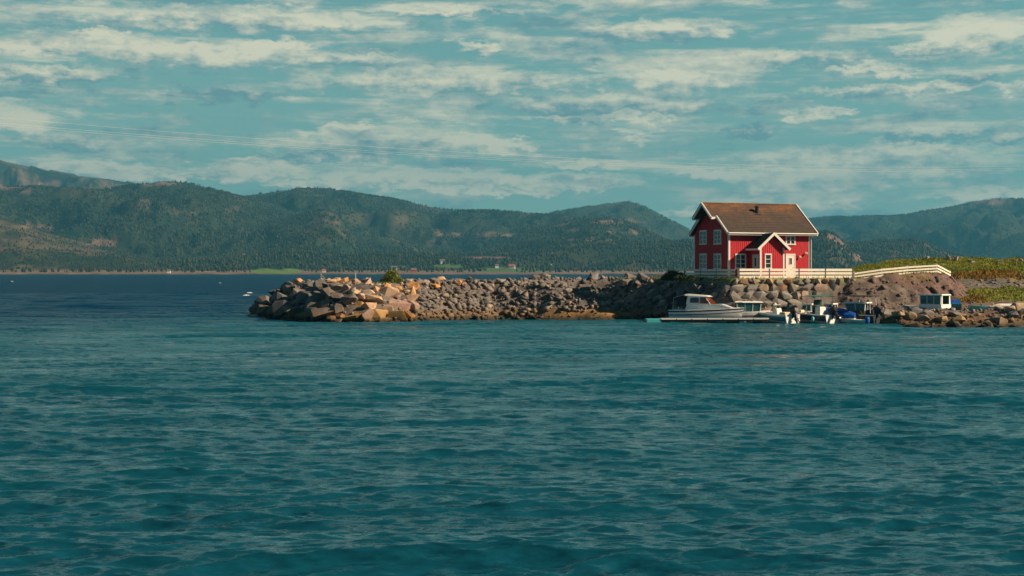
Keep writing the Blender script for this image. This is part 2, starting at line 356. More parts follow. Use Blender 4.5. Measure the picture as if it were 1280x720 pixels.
    for px, py, hw, hh, tone in blobs:
        u = (px - 640) / F; a0 = math.atan(u); e0 = (HY - py) / F * math.cos(a0)
        ia, ie = F / hw, F / hh
        q = vm('MULTIPLY', vm('SUBTRACT', warped, (a0, e0, 0.)), (ia * .9, ie * .9, 0.))
        w = mth('SUBTRACT', 1., vm('DOT_PRODUCT', q, q, 'Value'), clamp=True)
        tn = mth('ADD', vm('DOT_PRODUCT', q, (0., .85, 0.), 'Value'), tone - .12)
        c = mth('MULTIPLY', w, tn)
        Wt = w if Wt is None else mth('ADD', Wt, w); Sh = c if Sh is None else mth('ADD', Sh, c)
    tone = mth('DIVIDE', Sh, mth('MAXIMUM', Wt, .05))
    dens = mrange(mth('ADD', mth('MINIMUM', Wt, .9), mth('ADD', mth('MULTIPLY', mth('SUBTRACT', nB, .5), .9), mth('MULTIPLY', mth('SUBTRACT', nF, .5), .4))), .04, .95)
    # thin streaks everywhere, and broken cloud above the framed part of the sky
    veil = mrange(mth('ADD', nC, mth('MULTIPLY', mth('SUBTRACT', nA, .5), .8)), .42, .66, 0., .70)
    stk = noise(vm('MULTIPLY', base, (1., 11., 1.)), 7., 5, .6)
    streak = mrange(stk, .46, .68, 0., .75)
    veil = mth('MAXIMUM', veil, streak)
    hi = mth('MULTIPLY', mrange(noise(st, 1.6, 6, .6), .47, .60), mrange(el, .19, .26))
    dens2 = mth('MAXIMUM', mth('MULTIPLY', dens, .86), mth('MAXIMUM', veil, mth('MULTIPLY', hi, .35)))
    dens2 = mth('MULTIPLY', dens2, mrange(el, .5, 1.2, 1., .10))
    s = mth('ADD', mth('MULTIPLY', tone, mth('MINIMUM', mth('MULTIPLY', Wt, 2.5), 1.)), mth('ADD', mth('MULTIPLY', mth('SUBTRACT', stk, .42), 2.2), mth('ADD', mth('MULTIPLY', mth('SUBTRACT', nB, .5), .8), mth('MULTIPLY', mth('SUBTRACT', nF, .5), .5))), clamp=False)
    cl = mix(mrange(mth('ADD', s, relief), -.45, 1.12, sm=False), (1.5, 2.7, 2.95), (8.6, 7.6, 5.4))
    teal = mix(1., sky.outputs[0], (.62, 1.02, .86), 'MULTIPLY')
    flat = mix(mrange(el, .0, .30), (2.6, 4.1, 3.4), (.95, 2.75, 2.75))   # the photograph's teal air
    flat = mix(mrange(el, .35, 1.2), flat, (.16, .55, .95))
    base_c = mix(mrange(el, .2, .6, .75, .92), teal, flat)
    rear = mrange(sp.outputs[1], -.3, .8, .34, 1.)      # unseen sky beside and behind the camera dimmed to weaken fill on shaded sides
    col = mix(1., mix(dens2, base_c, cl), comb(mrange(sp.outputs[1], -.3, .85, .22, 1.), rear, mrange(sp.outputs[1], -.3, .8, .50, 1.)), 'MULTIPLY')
    below = mrange(el, -.02, 0.0)
    col = mix(below, (.12, .45, .6), col)
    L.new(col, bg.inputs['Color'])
build_world()
S.view_settings.view_transform = 'Standard'; S.view_settings.look = 'None'; S.view_settings.exposure = .86; S.view_settings.gamma = 1

# ------------------------------------------------------------------ far hills
def poly(pts):
    a = np.array(pts, float); return a
# silhouettes: (column, row) of each ridge line as seen from the shore, distance of crest, distance where its foot begins
RIDGES = [
 ('high', 7600, 5200, [(-400,150),(-150,172),(0,199),(55,210),(100,219),(150,226),(180,231),(240,245),(330,270),(420,300),(520,335)]),
 ('mid', 5000, 3300, [(-400,240),(-100,236),(0,232),(60,233),(130,237),(180,228),(205,224),(232,226),(270,236),(310,246),(370,262),(430,276),(500,300),(560,320),(640,336)]),
 ('mid', 5700, 4000, [(100,290),(200,262),(260,250),(330,242),(370,236),(410,236),(450,240),(500,250),(560,261),(600,262),(650,265),(700,268),(760,280),(830,300),(900,320)]),
 ('mid', 4200, 3100, [(200,330),(260,300),(300,285),(340,274),(380,266),(405,261),(420,266),(432,280),(445,300),(480,318),(540,330)]),
 ('bare', 3500, 2560, [(-400,240),(-150,262),(-60,270),(0,273),(22,277),(60,291),(110,303),(150,314),(200,327),(250,337),(300,342)]),
 ('far', 6900, 5000, [(560,300),(640,278),(690,265),(735,257),(770,252),(785,251),(805,257),(830,271),(850,281),(890,300),(950,330)]),
 ('knob', 4400, 3000, [(560,330),(620,306),(660,290),(700,279),(730,273),(762,272),(790,281),(820,294),(850,305),(900,320),(960,330)]),
 ('low', 3500, 2700, [(-400,330),(200,326),(280,318),(340,312),(420,318),(500,315),(560,318),(640,314),(720,308),(800,304),(860,300),(960,300),(1040,312),(1140,330),(1300,336),(1700,336)]),
 ('far', 7000, 5000, [(840,300),(900,282),(960,276),(1010,273),(1050,270),(1110,270),(1145,264),(1180,260),(1215,249),(1240,247),(1280,247),(1400,240),(1650,250)]),
 ('far', 5600, 4300, [(1080,345),(1150,330),(1190,318),(1240,303),(1280,291),(1400,262),(1650,240)]),
 ('knob', 3300, 2640, [(930,330),(985,305),(1010,294),(1035,291),(1048,296),(1060,308),(1080,322),(1110,336)]),
 ('knob', 4000, 3100, [(980,330),(1030,310),(1060,304),(1095,303),(1120,302),(1140,301),(1155,304),(1168,312),(1200,320),(1260,330)]),
]
ucols = np.concatenate([np.linspace(-.75, -.40, 60, endpoint=False), np.linspace(-.40, .40, 900), np.linspace(.40, .75, 60)[1:]])
Yrows = np.concatenate([np.linspace(2330, 2700, 36, endpoint=False), np.geomspace(2700, 9500, 300)])
U, YY = np.meshgrid(ucols, Yrows); XX = U * YY
def hill_height(U, YY):
    XX = U * YY
    pxx = U * F + 640
    shore = 2390 + 60 * (fbm(XX/260, XX*0+3, 4) - .5) + 110*sstep(.12, .30, U) - 20*sstep(-.2,-.3,U)
    Z = np.where(YY > shore, 2.0 + (YY - shore) * .012, -3 + 0*YY)
    Z = np.where((YY > shore - 25) & (YY <= shore), (YY - shore) / 25 * 5 + 2, Z)
    n1 = fbm(XX/620, YY/620, 6, .52); n2 = fbm(XX/150 + 40, YY/150, 5, .55)
    kind = np.zeros_like(Z)
    for k, (nm, Yc, Y0, pts) in enumerate(RIDGES):
        a = np.array(pts, float)
        py = np.interp(pxx, a[:, 0], a[:, 1], left=344, right=344)
        hc = H + (HY - py) / F * Yc
        hc = hc + (fbm(pxx/38 + 9*k, pxx*0 + k, 4) - .5) * .0042 * Yc * .5
        wob = Yc + 500 * (fbm(XX/900 + k*7, XX*0 + k, 3) - .5)
        t = np.clip((YY - Y0) / (wob - Y0), 0, 1)
        prof = np.where(t < 1, np.sin(t * PI/2) ** 1.15 * .6 + .4 * t ** 1.5, 1)
        back = np.clip((YY - wob) / 1800, 0, 1)
        rg = 1 - np.abs(2 * fbm(XX/430 + 3*k, YY/560 + 11, 5, .5) - 1) * 2.2
        relief = ((n1 - .5) * .75 + (n2 - .5) * .30 + (rg - .55) * .26) * (1 - t ** 5) * sstep(0, .15, t)
        z = np.minimum(hc * (prof + relief), H + (hc - H) * YY / Yc * .985 + back * 9999) - back * hc * .9
        z = np.where(YY < Y0, -50, z)
        kind = np.where(z > Z, k + 1, kind); Z = np.maximum(Z, z)
    return Z, kind, n1, n2
HZ, KIND, n1, n2 = hill_height(U, YY)
PX = U * F + 640; PY = HY - (HZ - H) * F / YY
dz = np.hypot(np.gradient(HZ, axis=0) / np.gradient(YY, axis=0), np.gradient(HZ, axis=1) / np.gradient(XX, axis=1))
G1 = np.array([.030, .044, .026]); G2 = np.array([.060, .066, .030]); RK = np.array([.20, .125, .10]); DK = np.array([.016, .032, .020])
n3 = fbm(XX/90, YY/200, 5, .6); n4 = fbm(XX/330 + 8, YY/330 + 3, 4)
tint = G1 + (G2 - G1) * np.clip((n3 - .35) * 2.5, 0, 1)[..., None]
tint = tint * .60; tint = tint + (DK - tint) * (sstep(.5, .62, n4) * .6)[..., None]
def ell(cx, cy, rx, ry, soft=.35, wob=.6):
    d = ((PX - cx) / rx) ** 2 + ((PY - cy) / ry) ** 2 + (n3 - .5) * wob * 4
    return sstep(1 + soft, 1 - soft, d)
rockw = sstep(.57, .74, n3) * .2
name_k = np.array(['none'] + [r[0] for r in RIDGES])[KIND.astype(int)]
rockw = np.where(name_k == 'bare', sstep(.50, .66, n3) * .30, rockw)
rockw = np.where(name_k == 'high', sstep(.5, .62, n3) * .4, rockw)
rockw = np.where((name_k == 'far'), sstep(.52, .64, n3) * .35 * sstep(262, 248, PY), rockw)
for e_ in [(418,272,16,9),(290,265,9,5),(240,270,7,5),(770,278,32,3),(755,288,45,2.4),(735,300,50,2.2),(790,290,30,2.5),(1045,305,18,13),(1070,322,20,6),
           (1160,307,7,4),(585,293,60,3),(540,291,26,2.5),(60,236,60,5),(120,303,24,5),(195,228,30,4),(20,232,60,5),(40,285,25,4),(30,300,30,3),(320,288,20,3),(690,281,20,3),(1235,252,40,4)]:
    rockw = np.maximum(rockw, ell(*e_) * (.05 + .6 * sstep(.44, .62, fbm(XX/45, YY/120, 4))))
shorew = sstep(9., 5.5, HZ) * sstep(0, 1.0, HZ)
rockw = np.maximum(rockw, shorew * .8)
tint = tint + (RK * (0.7 + .6 * n2[..., None]) - tint) * rockw[..., None]
def field(cx, cy, rx, ry, c):
    global tint
    w = ell(cx, cy, rx, ry, .25, .12)[..., None]; tint = tint + (np.array(c) - tint) * w
field(345, 339.0, 34, 3.0, (.10, .17, .035)); field(608, 323, 34, 2.2, (.17, .085, .07)); field(560, 332, 40, 3, (.07, .12, .035)); field(640, 337, 60, 3, (.07, .12, .04)); field(20, 337, 5, 1, (.1, .13, .04))
fieldmask = np.maximum.reduce([ell(345,339,34,3.5,.25,.12), ell(608,323,36,3,.25,.12), ell(560,334,22,4,.25,.12), ell(632,336,26,4,.25,.12)])
V = np.stack([XX, YY, HZ], -1).reshape(-1, 3)
tag(np_obj('hills', V, grid_faces(*XX.shape), M['hill'], tint.reshape(-1, 3), smooth=True), kind='structure')

# forest: separate small trees packed over the slopes, far too many to count
def make_forest():
    n = 330000
    nr, nc = XX.shape
    # rows weighted so the near slopes get the most trees
    ri = (rng.random(n) ** 1.05 * (nr - 2)); ci = 30 + rng.random(n) * (nc - 62)
    r0 = ri.astype(int); c0 = ci.astype(int); fr = ri - r0; fc = ci - c0
    def smp(A): return (A[r0, c0]*(1-fc)+A[r0, c0+1]*fc)*(1-fr)+(A[r0+1, c0]*(1-fc)+A[r0+1, c0+1]*fc)*fr
    x, y, z, rw, fm = smp(XX), smp(YY), smp(HZ), smp(rockw), smp(fieldmask)
    d = fbm(x/120 + 3, y/120, 4); kd = name_k[r0, c0]
    p = np.clip((d - .30) * 4, .12, 1) * np.clip(1 - rw * 1.35, .03, 1) * (1 - fm)
    p = np.where(kd == 'bare', p * .55, p); p = np.where(kd == 'high', p * .4, p); p = np.where((kd == 'far') & (z > 120), p * .35, p)
    keep = (z > 3.2) & (rng.random(n) < p)
    x, y, z, kd, d = x[keep], y[keep], z[keep], kd[keep], d[keep]; n = len(x)
    h = rng.uniform(4.0, 8.5, n) * np.where((kd == 'bare') | (kd == 'high'), .6, 1)
    con = rng.random(n) < .55
    k = 5; ang = np.arange(k) / k * 2*PI
    zz = np.where(con[:, None], np.array([.06, .40, 1.0]), np.array([.12, .62, 1.0])); rr = np.where(con[:, None], np.array([.25, .17, .01]), np.array([.30, .36, .10]))
    jit = rng.uniform(.7, 1.3, (n, 3, k)); th = ang + rng.random((n, 1, 1)) * 6
    R = rr[:, :, None] * h[:, None, None] * jit
    vx = x[:, None, None] + R * np.cos(th); vy = y[:, None, None] + R * np.sin(th); vz = z[:, None, None] - .5 + (zz * h[:, None])[:, :, None] + 0 * R
    V = np.stack([vx, vy, vz], -1).reshape(-1, 3)
    b = (np.arange(n) * 3 * k)[:, None]
    fs = []
    for s in range(2):
        for j in range(k):
            fs.append(b + np.array([s*k+j, s*k+(j+1) % k, (s+1)*k+(j+1) % k, (s+1)*k+j]))
    Fc = np.concatenate(fs)
    lum = rng.uniform(.4, 1.35, n)[:, None] * (.7 + .6 * fbm(x/300, y/500, 3))[:, None]
    c = np.where(con[:, None], np.array([.012, .023, .018]), np.array([.030, .039, .021])) * lum
    warm = (rng.random(n) < .12)[:, None]; c = np.where(warm, c * np.array([1.8, 1.25, .9]), c)
    o = np_obj('forest', V, Fc, M['forest'], np.repeat(c, 3*k, axis=0))
    tag(o, 'dense far forest covering the hills across the fjord', 'forest', kind='stuff')
make_forest()

# ------------------------------------------------------------------ near shore: breakwater core, house platform, rock bank, grassy knoll
PSI = math.radians(22); ux, uy = math.cos(PSI), math.sin(PSI)
F0 = (21.45, 134.8); PZ = 4.08
def seg_mound(x, y, pts, slope, hw):
    """ridge along a line of (x, y, crest height)"""
    best = np.full_like(x, -9.)
    for (x0, y0, z0), (x1, y1, z1) in zip(pts[:-1], pts[1:]):
        dx, dy = x1-x0, y1-y0; t = np.clip(((x-x0)*dx+(y-y0)*dy)/(dx*dx+dy*dy), 0, 1)
        d = np.hypot(x-x0-t*dx, y-y0-t*dy)
        best = np.maximum(best, z0+(z1-z0)*t - np.maximum(d-hw, 0)*slope)
    return best
MOLE = [(-20.6,150.5,3.55),(-17.2,144.0,3.5),(-14.2,138.4,3.5),(-8.8,143.6,3.5),(-1.7,149.5,3.5)]
SPUR = [(-3.5,147.0,3.5),(1.0,145.6,3.3),(4.9,144.2,3.0),(8.4,142.9,2.4),(10.0,142.5,1.6)]
BANK = [(-1.7,150.5,3.6),(5,158,3.75),(12,159,3.85),(16.5,149,3.95)]
RIDGE = [(33.4,139.5,4.0),(38.0,141.4,4.42),(42.6,143.2,4.60),(44.9,145.8,3.9)]
def shore_parts(x, y):
    m = seg_mound(x, y, MOLE, .80, 2.5); s = seg_mound(x, y, SPUR, .80, .9); b = seg_mound(x, y, BANK, .8, 1.6)
    rx, ry = x - F0[0], y - F0[1]; t = rx*ux + ry*uy; v = -rx*uy + ry*ux
    dl = np.maximum(-.7 - t, 0); df = np.maximum(-.35 - v, 0); db = np.maximum(v - 24, 0)
    p = PZ - dl*1.25 - df*3.4 - db*.8 - np.maximum(t-22, 0)*.3
    rd = seg_mound(x, y, RIDGE, .85, .7)
    pr = np.interp(y, [116, 119.0, 121, 123.5, 126, 131, 135, 138, 143, 147, 152, 165, 200], [-2.2, -.35, .70, 1.25, 1.05, .85, 1.15, 1.7, 2.7, 3.3, 4.4, 6.05, 6.2])
    pr = pr + sstep(140, 160, y) * (fbm(x/9, y/9, 3) - .5) * .9
    xl = np.interp(y, [117, 119, 122, 125, 127.5, 131, 133.5, 136, 142, 150, 160, 175], [37, 33.4, 31.2, 32.0, 35.0, 35.5, 31.5, 28, 31, 33, 36, 38])
    rt = np.minimum(pr, (x - xl) * np.interp(y, [134, 142], [.75, .20]) + np.where(y < 134, -.2, np.interp(y, [134, 140, 150, 170], [0, 2.6, 3.75, 4.1])))
    rt = np.where(y > 178, rt - (y-178)*.3, rt)
    return m, s, b, p, rd, rt
def shore_h(x, y, rough=True):
    x = np.asarray(x, float); y = np.asarray(y, float)
    P = shore_parts(x, y); z = np.maximum.reduce(P)
    if rough:
        flat = (P[3] >= z - .01) & (P[3] > PZ - .02)
        z = z + np.where(flat, 0, (fbm(x/1.3, y/1.3, 4) - .5) * .55 + np.where(P[4] >= z - .01, (np.abs(fbm(x/2.2+5, y/2.2, 4) - .5) * 2.6 - .35) * sstep(4.5, 3.9, z), 0) + (fbm(x/4, y/4, 3) - .5) * .3)
    return np.maximum(z, -1.6)
xs = np.arange(-34, 92, .3); ys = np.concatenate([np.arange(113, 175, .3), np.arange(175, 215, 1.2)])
gx, gy = np.meshgrid(xs, ys); gz = shore_h(gx, gy); PP = shore_parts(gx, gy); which = np.argmax(np.stack(PP), 0)
na = fbm(gx/1.7, gy/1.7, 5, .6); nb = fbm(gx/6 + 4, gy/6, 4); nc_ = fbm(gx/.6 + 9, gy/.6, 3)
stone = np.array([.12, .105, .095]) * (.55 + .9*na[..., None]); brown = np.array([.118, .092, .08]); grass = np.array([.15, .16, .028]); grass2 = np.array([.08, .115, .024]); rust = np.array([.26, .13, .035])
ct = stone.copy()
ct = np.where((which == 4)[..., None] | ((which == 5) & (gy < 142))[..., None], (brown + (np.array([.125, .077, .065]) - brown) * sstep(.45, .6, nb)[..., None]) * (.6 + .8*na[..., None]), ct)
# the house yard: short grass and gravel; the knoll: grass, autumn heather, bare rock
ct = np.where((which == 3)[..., None] & (gz > PZ - .3)[..., None], grass * (.7 + .6*nc_[..., None]), ct)
gm = sstep(2.9, 3.7, gz + (na - .5)*1.2) * (which == 5) * (gy > 141)
gm = np.maximum(gm, (which == 5) * sstep(137.5, 139, gy + (na-.5)*3) * sstep(147, 144.5, gy + (na-.5)*3) * sstep(42, 44, gx))
gm = gm * (1 - (sstep(.0, .6, gx - 44) * sstep(145.5, 146.6, gy + (na-.5)*2) * sstep(151.0, 149.8, gy + (nb - .5)*7)) * .9)
gc = grass2 + (grass - grass2) * sstep(.35, .6, nb)[..., None]
ru = sstep(.0, 1.5, gx - 43.5) * sstep(149.3, 150.3, gy + (nb-.5)*3) * sstep(153.8, 152.0, gy + (nb-.5)*5) * sstep(56, 52, gx)
ru = np.maximum(ru, sstep(42, 43, gx) * sstep(48, 46, gx) * sstep(138, 139.5, gy) * sstep(143, 141, gy))
gc = gc + (rust - gc) * (ru * .8)[..., None]
ct = ct + (gc * (.7 + .6*nc_[..., None]) - ct) * gm[..., None]
# green and yellow growth in pockets of the bank
pk = sstep(.66, .72, nb) * (which == 4) * sstep(3.2, 4.0, gz); ct = ct + (np.array([.2, .15, .02]) - ct) * pk[..., None] * .3
# top of the breakwater round the bush
bw = sstep(2.6, 1.4, np.hypot(gx + 12, (gy - 140.6))); ct = ct + (np.array([.15, .16, .03]) - ct) * bw[..., None] * .9
# orange-brown slab of bedrock at the foot of the spur
sl_ = sstep(2.5, 4.5, gx) * sstep(13, 11, gx) * (gy < 145) * (which == 1) * sstep(1.3, .8, gz); ct = ct + (np.array([.30, .17, .08])*(.6+.8*na[..., None]) - ct) * sl_[..., None]
tag(np_obj('terrain', np.stack([gx, gy, gz], -1).reshape(-1, 3), grid_faces(*gx.shape), M['shore'], ct.reshape(-1, 3), smooth=True), kind='structure')

def shn(x, y):
    i = (x + 34) / .3; j = (y - 113) / .3 if y < 175 else len(np.arange(113, 175, .3)) + (y - 175) / 1.2
    i = min(max(i, 0), gz.shape[1] - 2.001); j = min(max(j, 0), gz.shape[0] - 2.001); a, b = int(i), int(j); u, v = i - a, j - b
    return float((gz[b, a]*(1-u) + gz[b, a+1]*u)*(1-v) + (gz[b+1, a]*(1-u) + gz[b+1, a+1]*u)*v)
def mound_at(x, y): return int(which[min(max(int((y - 113)/.3), 0), which.shape[0]-1), min(max(int((x + 34)/.3), 0), which.shape[1]-1)])

# ------------------------------------------------------------------ the sea
def make_sea():
    rows = []
    pyv = np.arange(1, 560) * .5 # screen spacing half a pixel at 1280 wide, used only to choose the mesh density
    y = 10.0
    while y < 112: rows.append(y); y += max(.035, y*y * .42 / (H * 1422))
    while y < 300: rows.append(y); y += .62 + (y - 112) * .004
    while y < 2600: rows.append(y); y *= 1.02
    rows = np.array([-400, -100, -30, -8, 0, 4, 7] + rows + [2700, 3200, 5200, 9000])
    uc = np.concatenate([[-12, -6, -3, -1.5, -.9, -.7], np.linspace(-.55, -.385, 60, endpoint=False), np.linspace(-.385, .385, 900), np.linspace(.385, .55, 61)[1:], [.7, .9, 1.5, 3, 6, 12]])
    Yr, Uc = np.meshgrid(rows, uc, indexing='ij'); X = Uc * np.maximum(Yr, 9); Z = np.zeros_like(X); DX = np.zeros_like(X); DY = np.zeros_like(X)
    dYr = np.gradient(rows)[:, None]; dXr = .00086 * Yr
    r2 = np.random.default_rng(5)
    n = 104
    lam = np.concatenate([np.geomspace(.20, 2.4, 84), np.geomspace(2.6, 8, 20)])
    # gusts: the chop is not the same everywhere
    gust = .55 + .9 * fbm(X/26, Yr/11, 4)
    calm = 1 - .72 * sstep(-4, 4, X) * sstep(126, 132, Yr)
    for l in lam:
        th = r2.normal(-.06, .30 if l < 1.5 else .11); k = 2*PI/l; kx, ky = k*math.sin(th), k*math.cos(th)
        a = r2.uniform(.6, 1.3) * (.056 if l < 1.1 else .036) * l / (2*PI)
        if l > 2.5: a *= 1.35
        ph = r2.uniform(0, 2*PI)
        w = np.clip((l * abs(math.cos(th)) / np.maximum(dYr, 1e-3) - 1.9) / 2.2, 0, 1) * np.clip((l/np.maximum(abs(math.sin(th)), .1) / np.maximum(dXr, 1e-3) - 2.2) / 2.5, 0, 1) * (Yr > 7)
        arg = kx*X + ky*Yr + ph + 1.5*fbm(X/(6*l+4), Yr/(6*l+4), 2)
        A = a * w * gust * calm
        Z += A*np.cos(arg); DY -= A * .8 * math.cos(th) * np.sin(arg); DX -= A * .8 * math.sin(th) * np.sin(arg)
    V = np.stack([X + DX, Yr + DY, Z], -1).reshape(-1, 3)
    tag(np_obj('sea', V, grid_faces(*X.shape), M['water'], smooth=True), kind='structure')
make_sea()
bm_ = MB(); bm_.box((-9000, -500, -7), (9000, 12000, -5)); tag(bm_.build('seabed', mat('seabed_sand', (.10, .12, .10), .9)), kind='structure')

# ------------------------------------------------------------------ rocks
def hull_rock(seed, npts=17, squash=(1, .8, .7), bevel=.05):
    r = random.Random(seed); bm = bmesh.new()
    for i in range(npts):
        v = Vector((r.gauss(0, 1), r.gauss(0, 1), r.gauss(0, 1))).normalized()
        m = max(abs(v.x), abs(v.y), abs(v.z)); v = v / (m ** .55) * r.uniform(.44, .52)      # blocky, unit size
        bm.verts.new((v.x*squash[0], v.y*squash[1], v.z*squash[2]))
    g = bmesh.ops.convex_hull(bm, input=bm.verts)
    bmesh.ops.delete(bm, geom=[v for v in bm.verts if not v.link_faces], context='VERTS')
    bmesh.ops.dissolve_limit(bm, angle_limit=.16, verts=bm.verts, edges=bm.edges)
    if bevel: bmesh.ops.bevel(bm, geom=list(bm.edges), offset=bevel, segments=2, affect='EDGES', clamp_overlap=True, profile=.6)
    bmesh.ops.triangulate(bm, faces=bm.faces)
    me = bpy.data.meshes.new('boulder'); bm.to_mesh(me); bm.free(); return me
ROCKS = []
for i in range(16):
    me = hull_rock(100 + i, 12 + i % 5, (1, .78 + .04*(i % 4), .66 + .05*(i % 3)), .02); me.materials.append(M['rock']); ROCKS.append(me)
LO = []
for i in range(24):
    me = hull_rock(300 + i, 8 + i % 3, (1, .72, .56), 0)
    v = np.empty(len(me.vertices)*3); me.vertices.foreach_get('co', v); me.calc_loop_triangles()
    t = np.empty(len(me.loop_triangles)*3, int); me.loop_triangles.foreach_get('vertices', t); LO.append((v.reshape(-1, 3), t.reshape(-1, 3)))
LO_M = []
for i in range(14):
    me = hull_rock(500 + i, 10, (1, .85, .85), .015)
    v = np.empty(len(me.vertices)*3); me.vertices.foreach_get('co', v); me.calc_loop_triangles()
    t = np.empty(len(me.loop_triangles)*3, int); me.loop_triangles.foreach_get('vertices', t); LO_M.append((v.reshape(-1, 3), t.reshape(-1, 3)))

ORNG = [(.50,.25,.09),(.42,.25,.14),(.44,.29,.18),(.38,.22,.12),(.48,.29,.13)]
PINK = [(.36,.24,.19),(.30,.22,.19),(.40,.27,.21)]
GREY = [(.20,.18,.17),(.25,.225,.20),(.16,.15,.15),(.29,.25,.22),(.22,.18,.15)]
SHADE_ROCK = [(.11,.105,.105),(.14,.13,.125),(.17,.14,.12),(.13,.11,.10)]  # darker stone tones that put the shade of the unlit banks into the colour
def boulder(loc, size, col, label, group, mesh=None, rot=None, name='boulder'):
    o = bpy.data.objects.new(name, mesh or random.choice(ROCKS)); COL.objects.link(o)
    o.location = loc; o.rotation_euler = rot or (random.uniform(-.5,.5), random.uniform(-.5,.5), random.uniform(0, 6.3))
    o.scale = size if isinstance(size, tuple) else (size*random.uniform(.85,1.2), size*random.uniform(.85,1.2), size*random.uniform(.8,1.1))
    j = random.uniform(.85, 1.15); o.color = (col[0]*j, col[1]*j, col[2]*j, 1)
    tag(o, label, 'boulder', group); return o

placed = []
def far_enough(x, y, r, k=.62):
    for a, b, c in placed:
        if (x-a)**2 + (y-b)**2 < ((r+c)*k)**2: return False
    return True
# single boulders one can point to (column, row, width and height in the photo's pixels)
def at_px(px, py, Y):   # a spot on the visible face of the bank
    lo, hi = 118., 170.
    for Yt in np.arange(lo, hi, .1):
        z = wz(py, Yt)
        if shn(wx(px, Yt), Yt) >= z and z > -.4: return Vector((wx(px, Yt), Yt, z))
    return pt(px, Y, wz(py, Y))
BIG = [
 (441, 398.5, 34, 12, (.50,.28,.09), 'long square-edged orange boulder lying at the waterline, lowest on the sunny corner of the breakwater'),
 (484, 368, 24, 18, (.47,.32,.22), 'biggest rounded pinkish boulder, high on the breakwater face just under the green bush'),
 (508, 365, 19, 15, (.50,.32,.16), 'round tan boulder right of the big pinkish one, high under the green bush'),
 (469, 376, 22, 14, (.45,.30,.17), 'flat-topped tan boulder below left of the big pinkish one on the breakwater'),
 (495, 382, 29, 14, (.36,.22,.17), 'broad reddish brown slab across the middle of the breakwater face'),
 (512, 375, 22, 11, (.40,.25,.17), 'wedge-shaped brown boulder under the round tan one on the breakwater'),
 (494, 397, 26, 16, (.46,.28,.12), 'pointed orange-brown boulder at the waterline, right of the leaning one'),
 (475, 397, 22, 18, (.48,.29,.12), 'leaning orange boulder at the waterline, right of the long square-edged one'),
 (481, 387, 17, 11, (.40,.26,.17), 'small orange-brown wedge sitting between the reddish slab and the waterline boulders'),
 (451, 381, 15, 9, (.52,.30,.09), 'bright orange angular boulder at the edge of the dark shaded rocks'),
 (443, 366, 13, 7, (.40,.29,.19), 'sharp tan boulder catching sun inside the shaded side of the breakwater'),
 (461, 368, 13, 9, (.44,.34,.24), 'pale upright boulder left of the big pinkish one'),
 (427, 360, 20, 9, (.26,.20,.17), 'dull brown-grey boulder near the crest of the breakwater head'),
 (523, 354, 13, 6, (.46,.31,.18), 'tan block on the crest just right of the bush'),
 (510, 353, 9, 8, (.50,.36,.25), 'pale tilted block on the crest touching the right side of the bush'),
 (413, 351, 11, 6, (.46,.29,.17), 'orange block on the crest beside the leaning branch'),
]
for px, py, w, h, c, lab in BIG:
    p = at_px(px, py, 134); s = p.y / F
    sz = (w*s*1.4, max(w, h)*s*1.1, h*s*1.75)
    boulder((p.x, p.y + sz[1]*.12, p.z), sz, c, lab, 'boulders of the breakwater head', mesh=ROCKS[len(placed) % 16], rot=(random.uniform(-.15,.15), random.uniform(-.2,.2), random.uniform(-.4,.4)))
    placed.append((p.x, p.y, w*s*.5))

def scatter(n, xr, yr, size, cols, label, group, cond=lambda x,y,z: True, k=.62, lift=.1):
    c = 0; t = 0
    while c < n and t < n*60:
        t += 1; x = random.uniform(*xr); y = random.uniform(*yr); r = random.uniform(*size)
        if not far_enough(x, y, r/2, k): continue
        z = shn(x, y)
        if z < -.5 or not cond(x, y, z): continue
        cc = cols(x, y, z) if callable(cols) else random.choice(cols)
        boulder((x, y, z + r*lift), r, cc, label, group); placed.append((x, y, r/2)); c += 1
    return c
def onm(i): return lambda x, y, z: mound_at(x, y) == i
GH = 'boulders of the breakwater head'
m0 = onm(0)
nb_ = 0
nb_ += scatter(64, (-29, -15), (129, 157), (1.3, 2.5), SHADE_ROCK, 'boulder with shade-darkened grey colour piled on the shaded left side of the breakwater head', GH, lambda x,y,z: m0(x,y,z) and .15 < z < 3.1 and (x + 14.2) < (y - 138.4) * -.50 - .6 )
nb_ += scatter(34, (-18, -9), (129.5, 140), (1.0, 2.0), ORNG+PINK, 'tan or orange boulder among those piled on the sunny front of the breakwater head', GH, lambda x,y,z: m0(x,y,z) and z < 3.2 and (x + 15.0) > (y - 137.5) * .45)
nb_ += scatter(46, (-23, 0), (136, 153), (.65, 1.25), ORNG+PINK+PINK+GREY, 'blocky stone along the crest of the breakwater', 'stones along the breakwater crest', lambda x,y,z: m0(x,y,z) and z > 3.1 and abs(x+12.0) > 1.3, lift=.12)
nb_ += scatter(16, (5.5, 12), (138, 145), (.6, 1.2), GREY+ORNG[:2], 'angular block at the low right end of the breakwater spur', 'blocks at the end of the breakwater spur', lambda x,y,z: z > .9)
# boulders below the house platform, its shadow put into their darker colours
p3 = onm(3); b2_ = onm(2)
nb_ += scatter(34, (11, 22), (129, 150), (1.0, 2.0), SHADE_ROCK+GREY[:2], 'boulder with shade-darkened colour on the shaded left bank under the house', 'boulders on the shaded bank', lambda x,y,z: p3(x,y,z) and z < 3.3 and (-(x-F0[0])*uy+(y-F0[1])*ux) > -.6)
nb_ += scatter(18, (2, 15), (144, 159), (1.0, 1.8), SHADE_ROCK+GREY[:2], 'boulder with shade-darkened colour on the shadowed bank between breakwater and house', 'boulders on the shadowed connecting bank', lambda x,y,z: b2_(x,y,z))
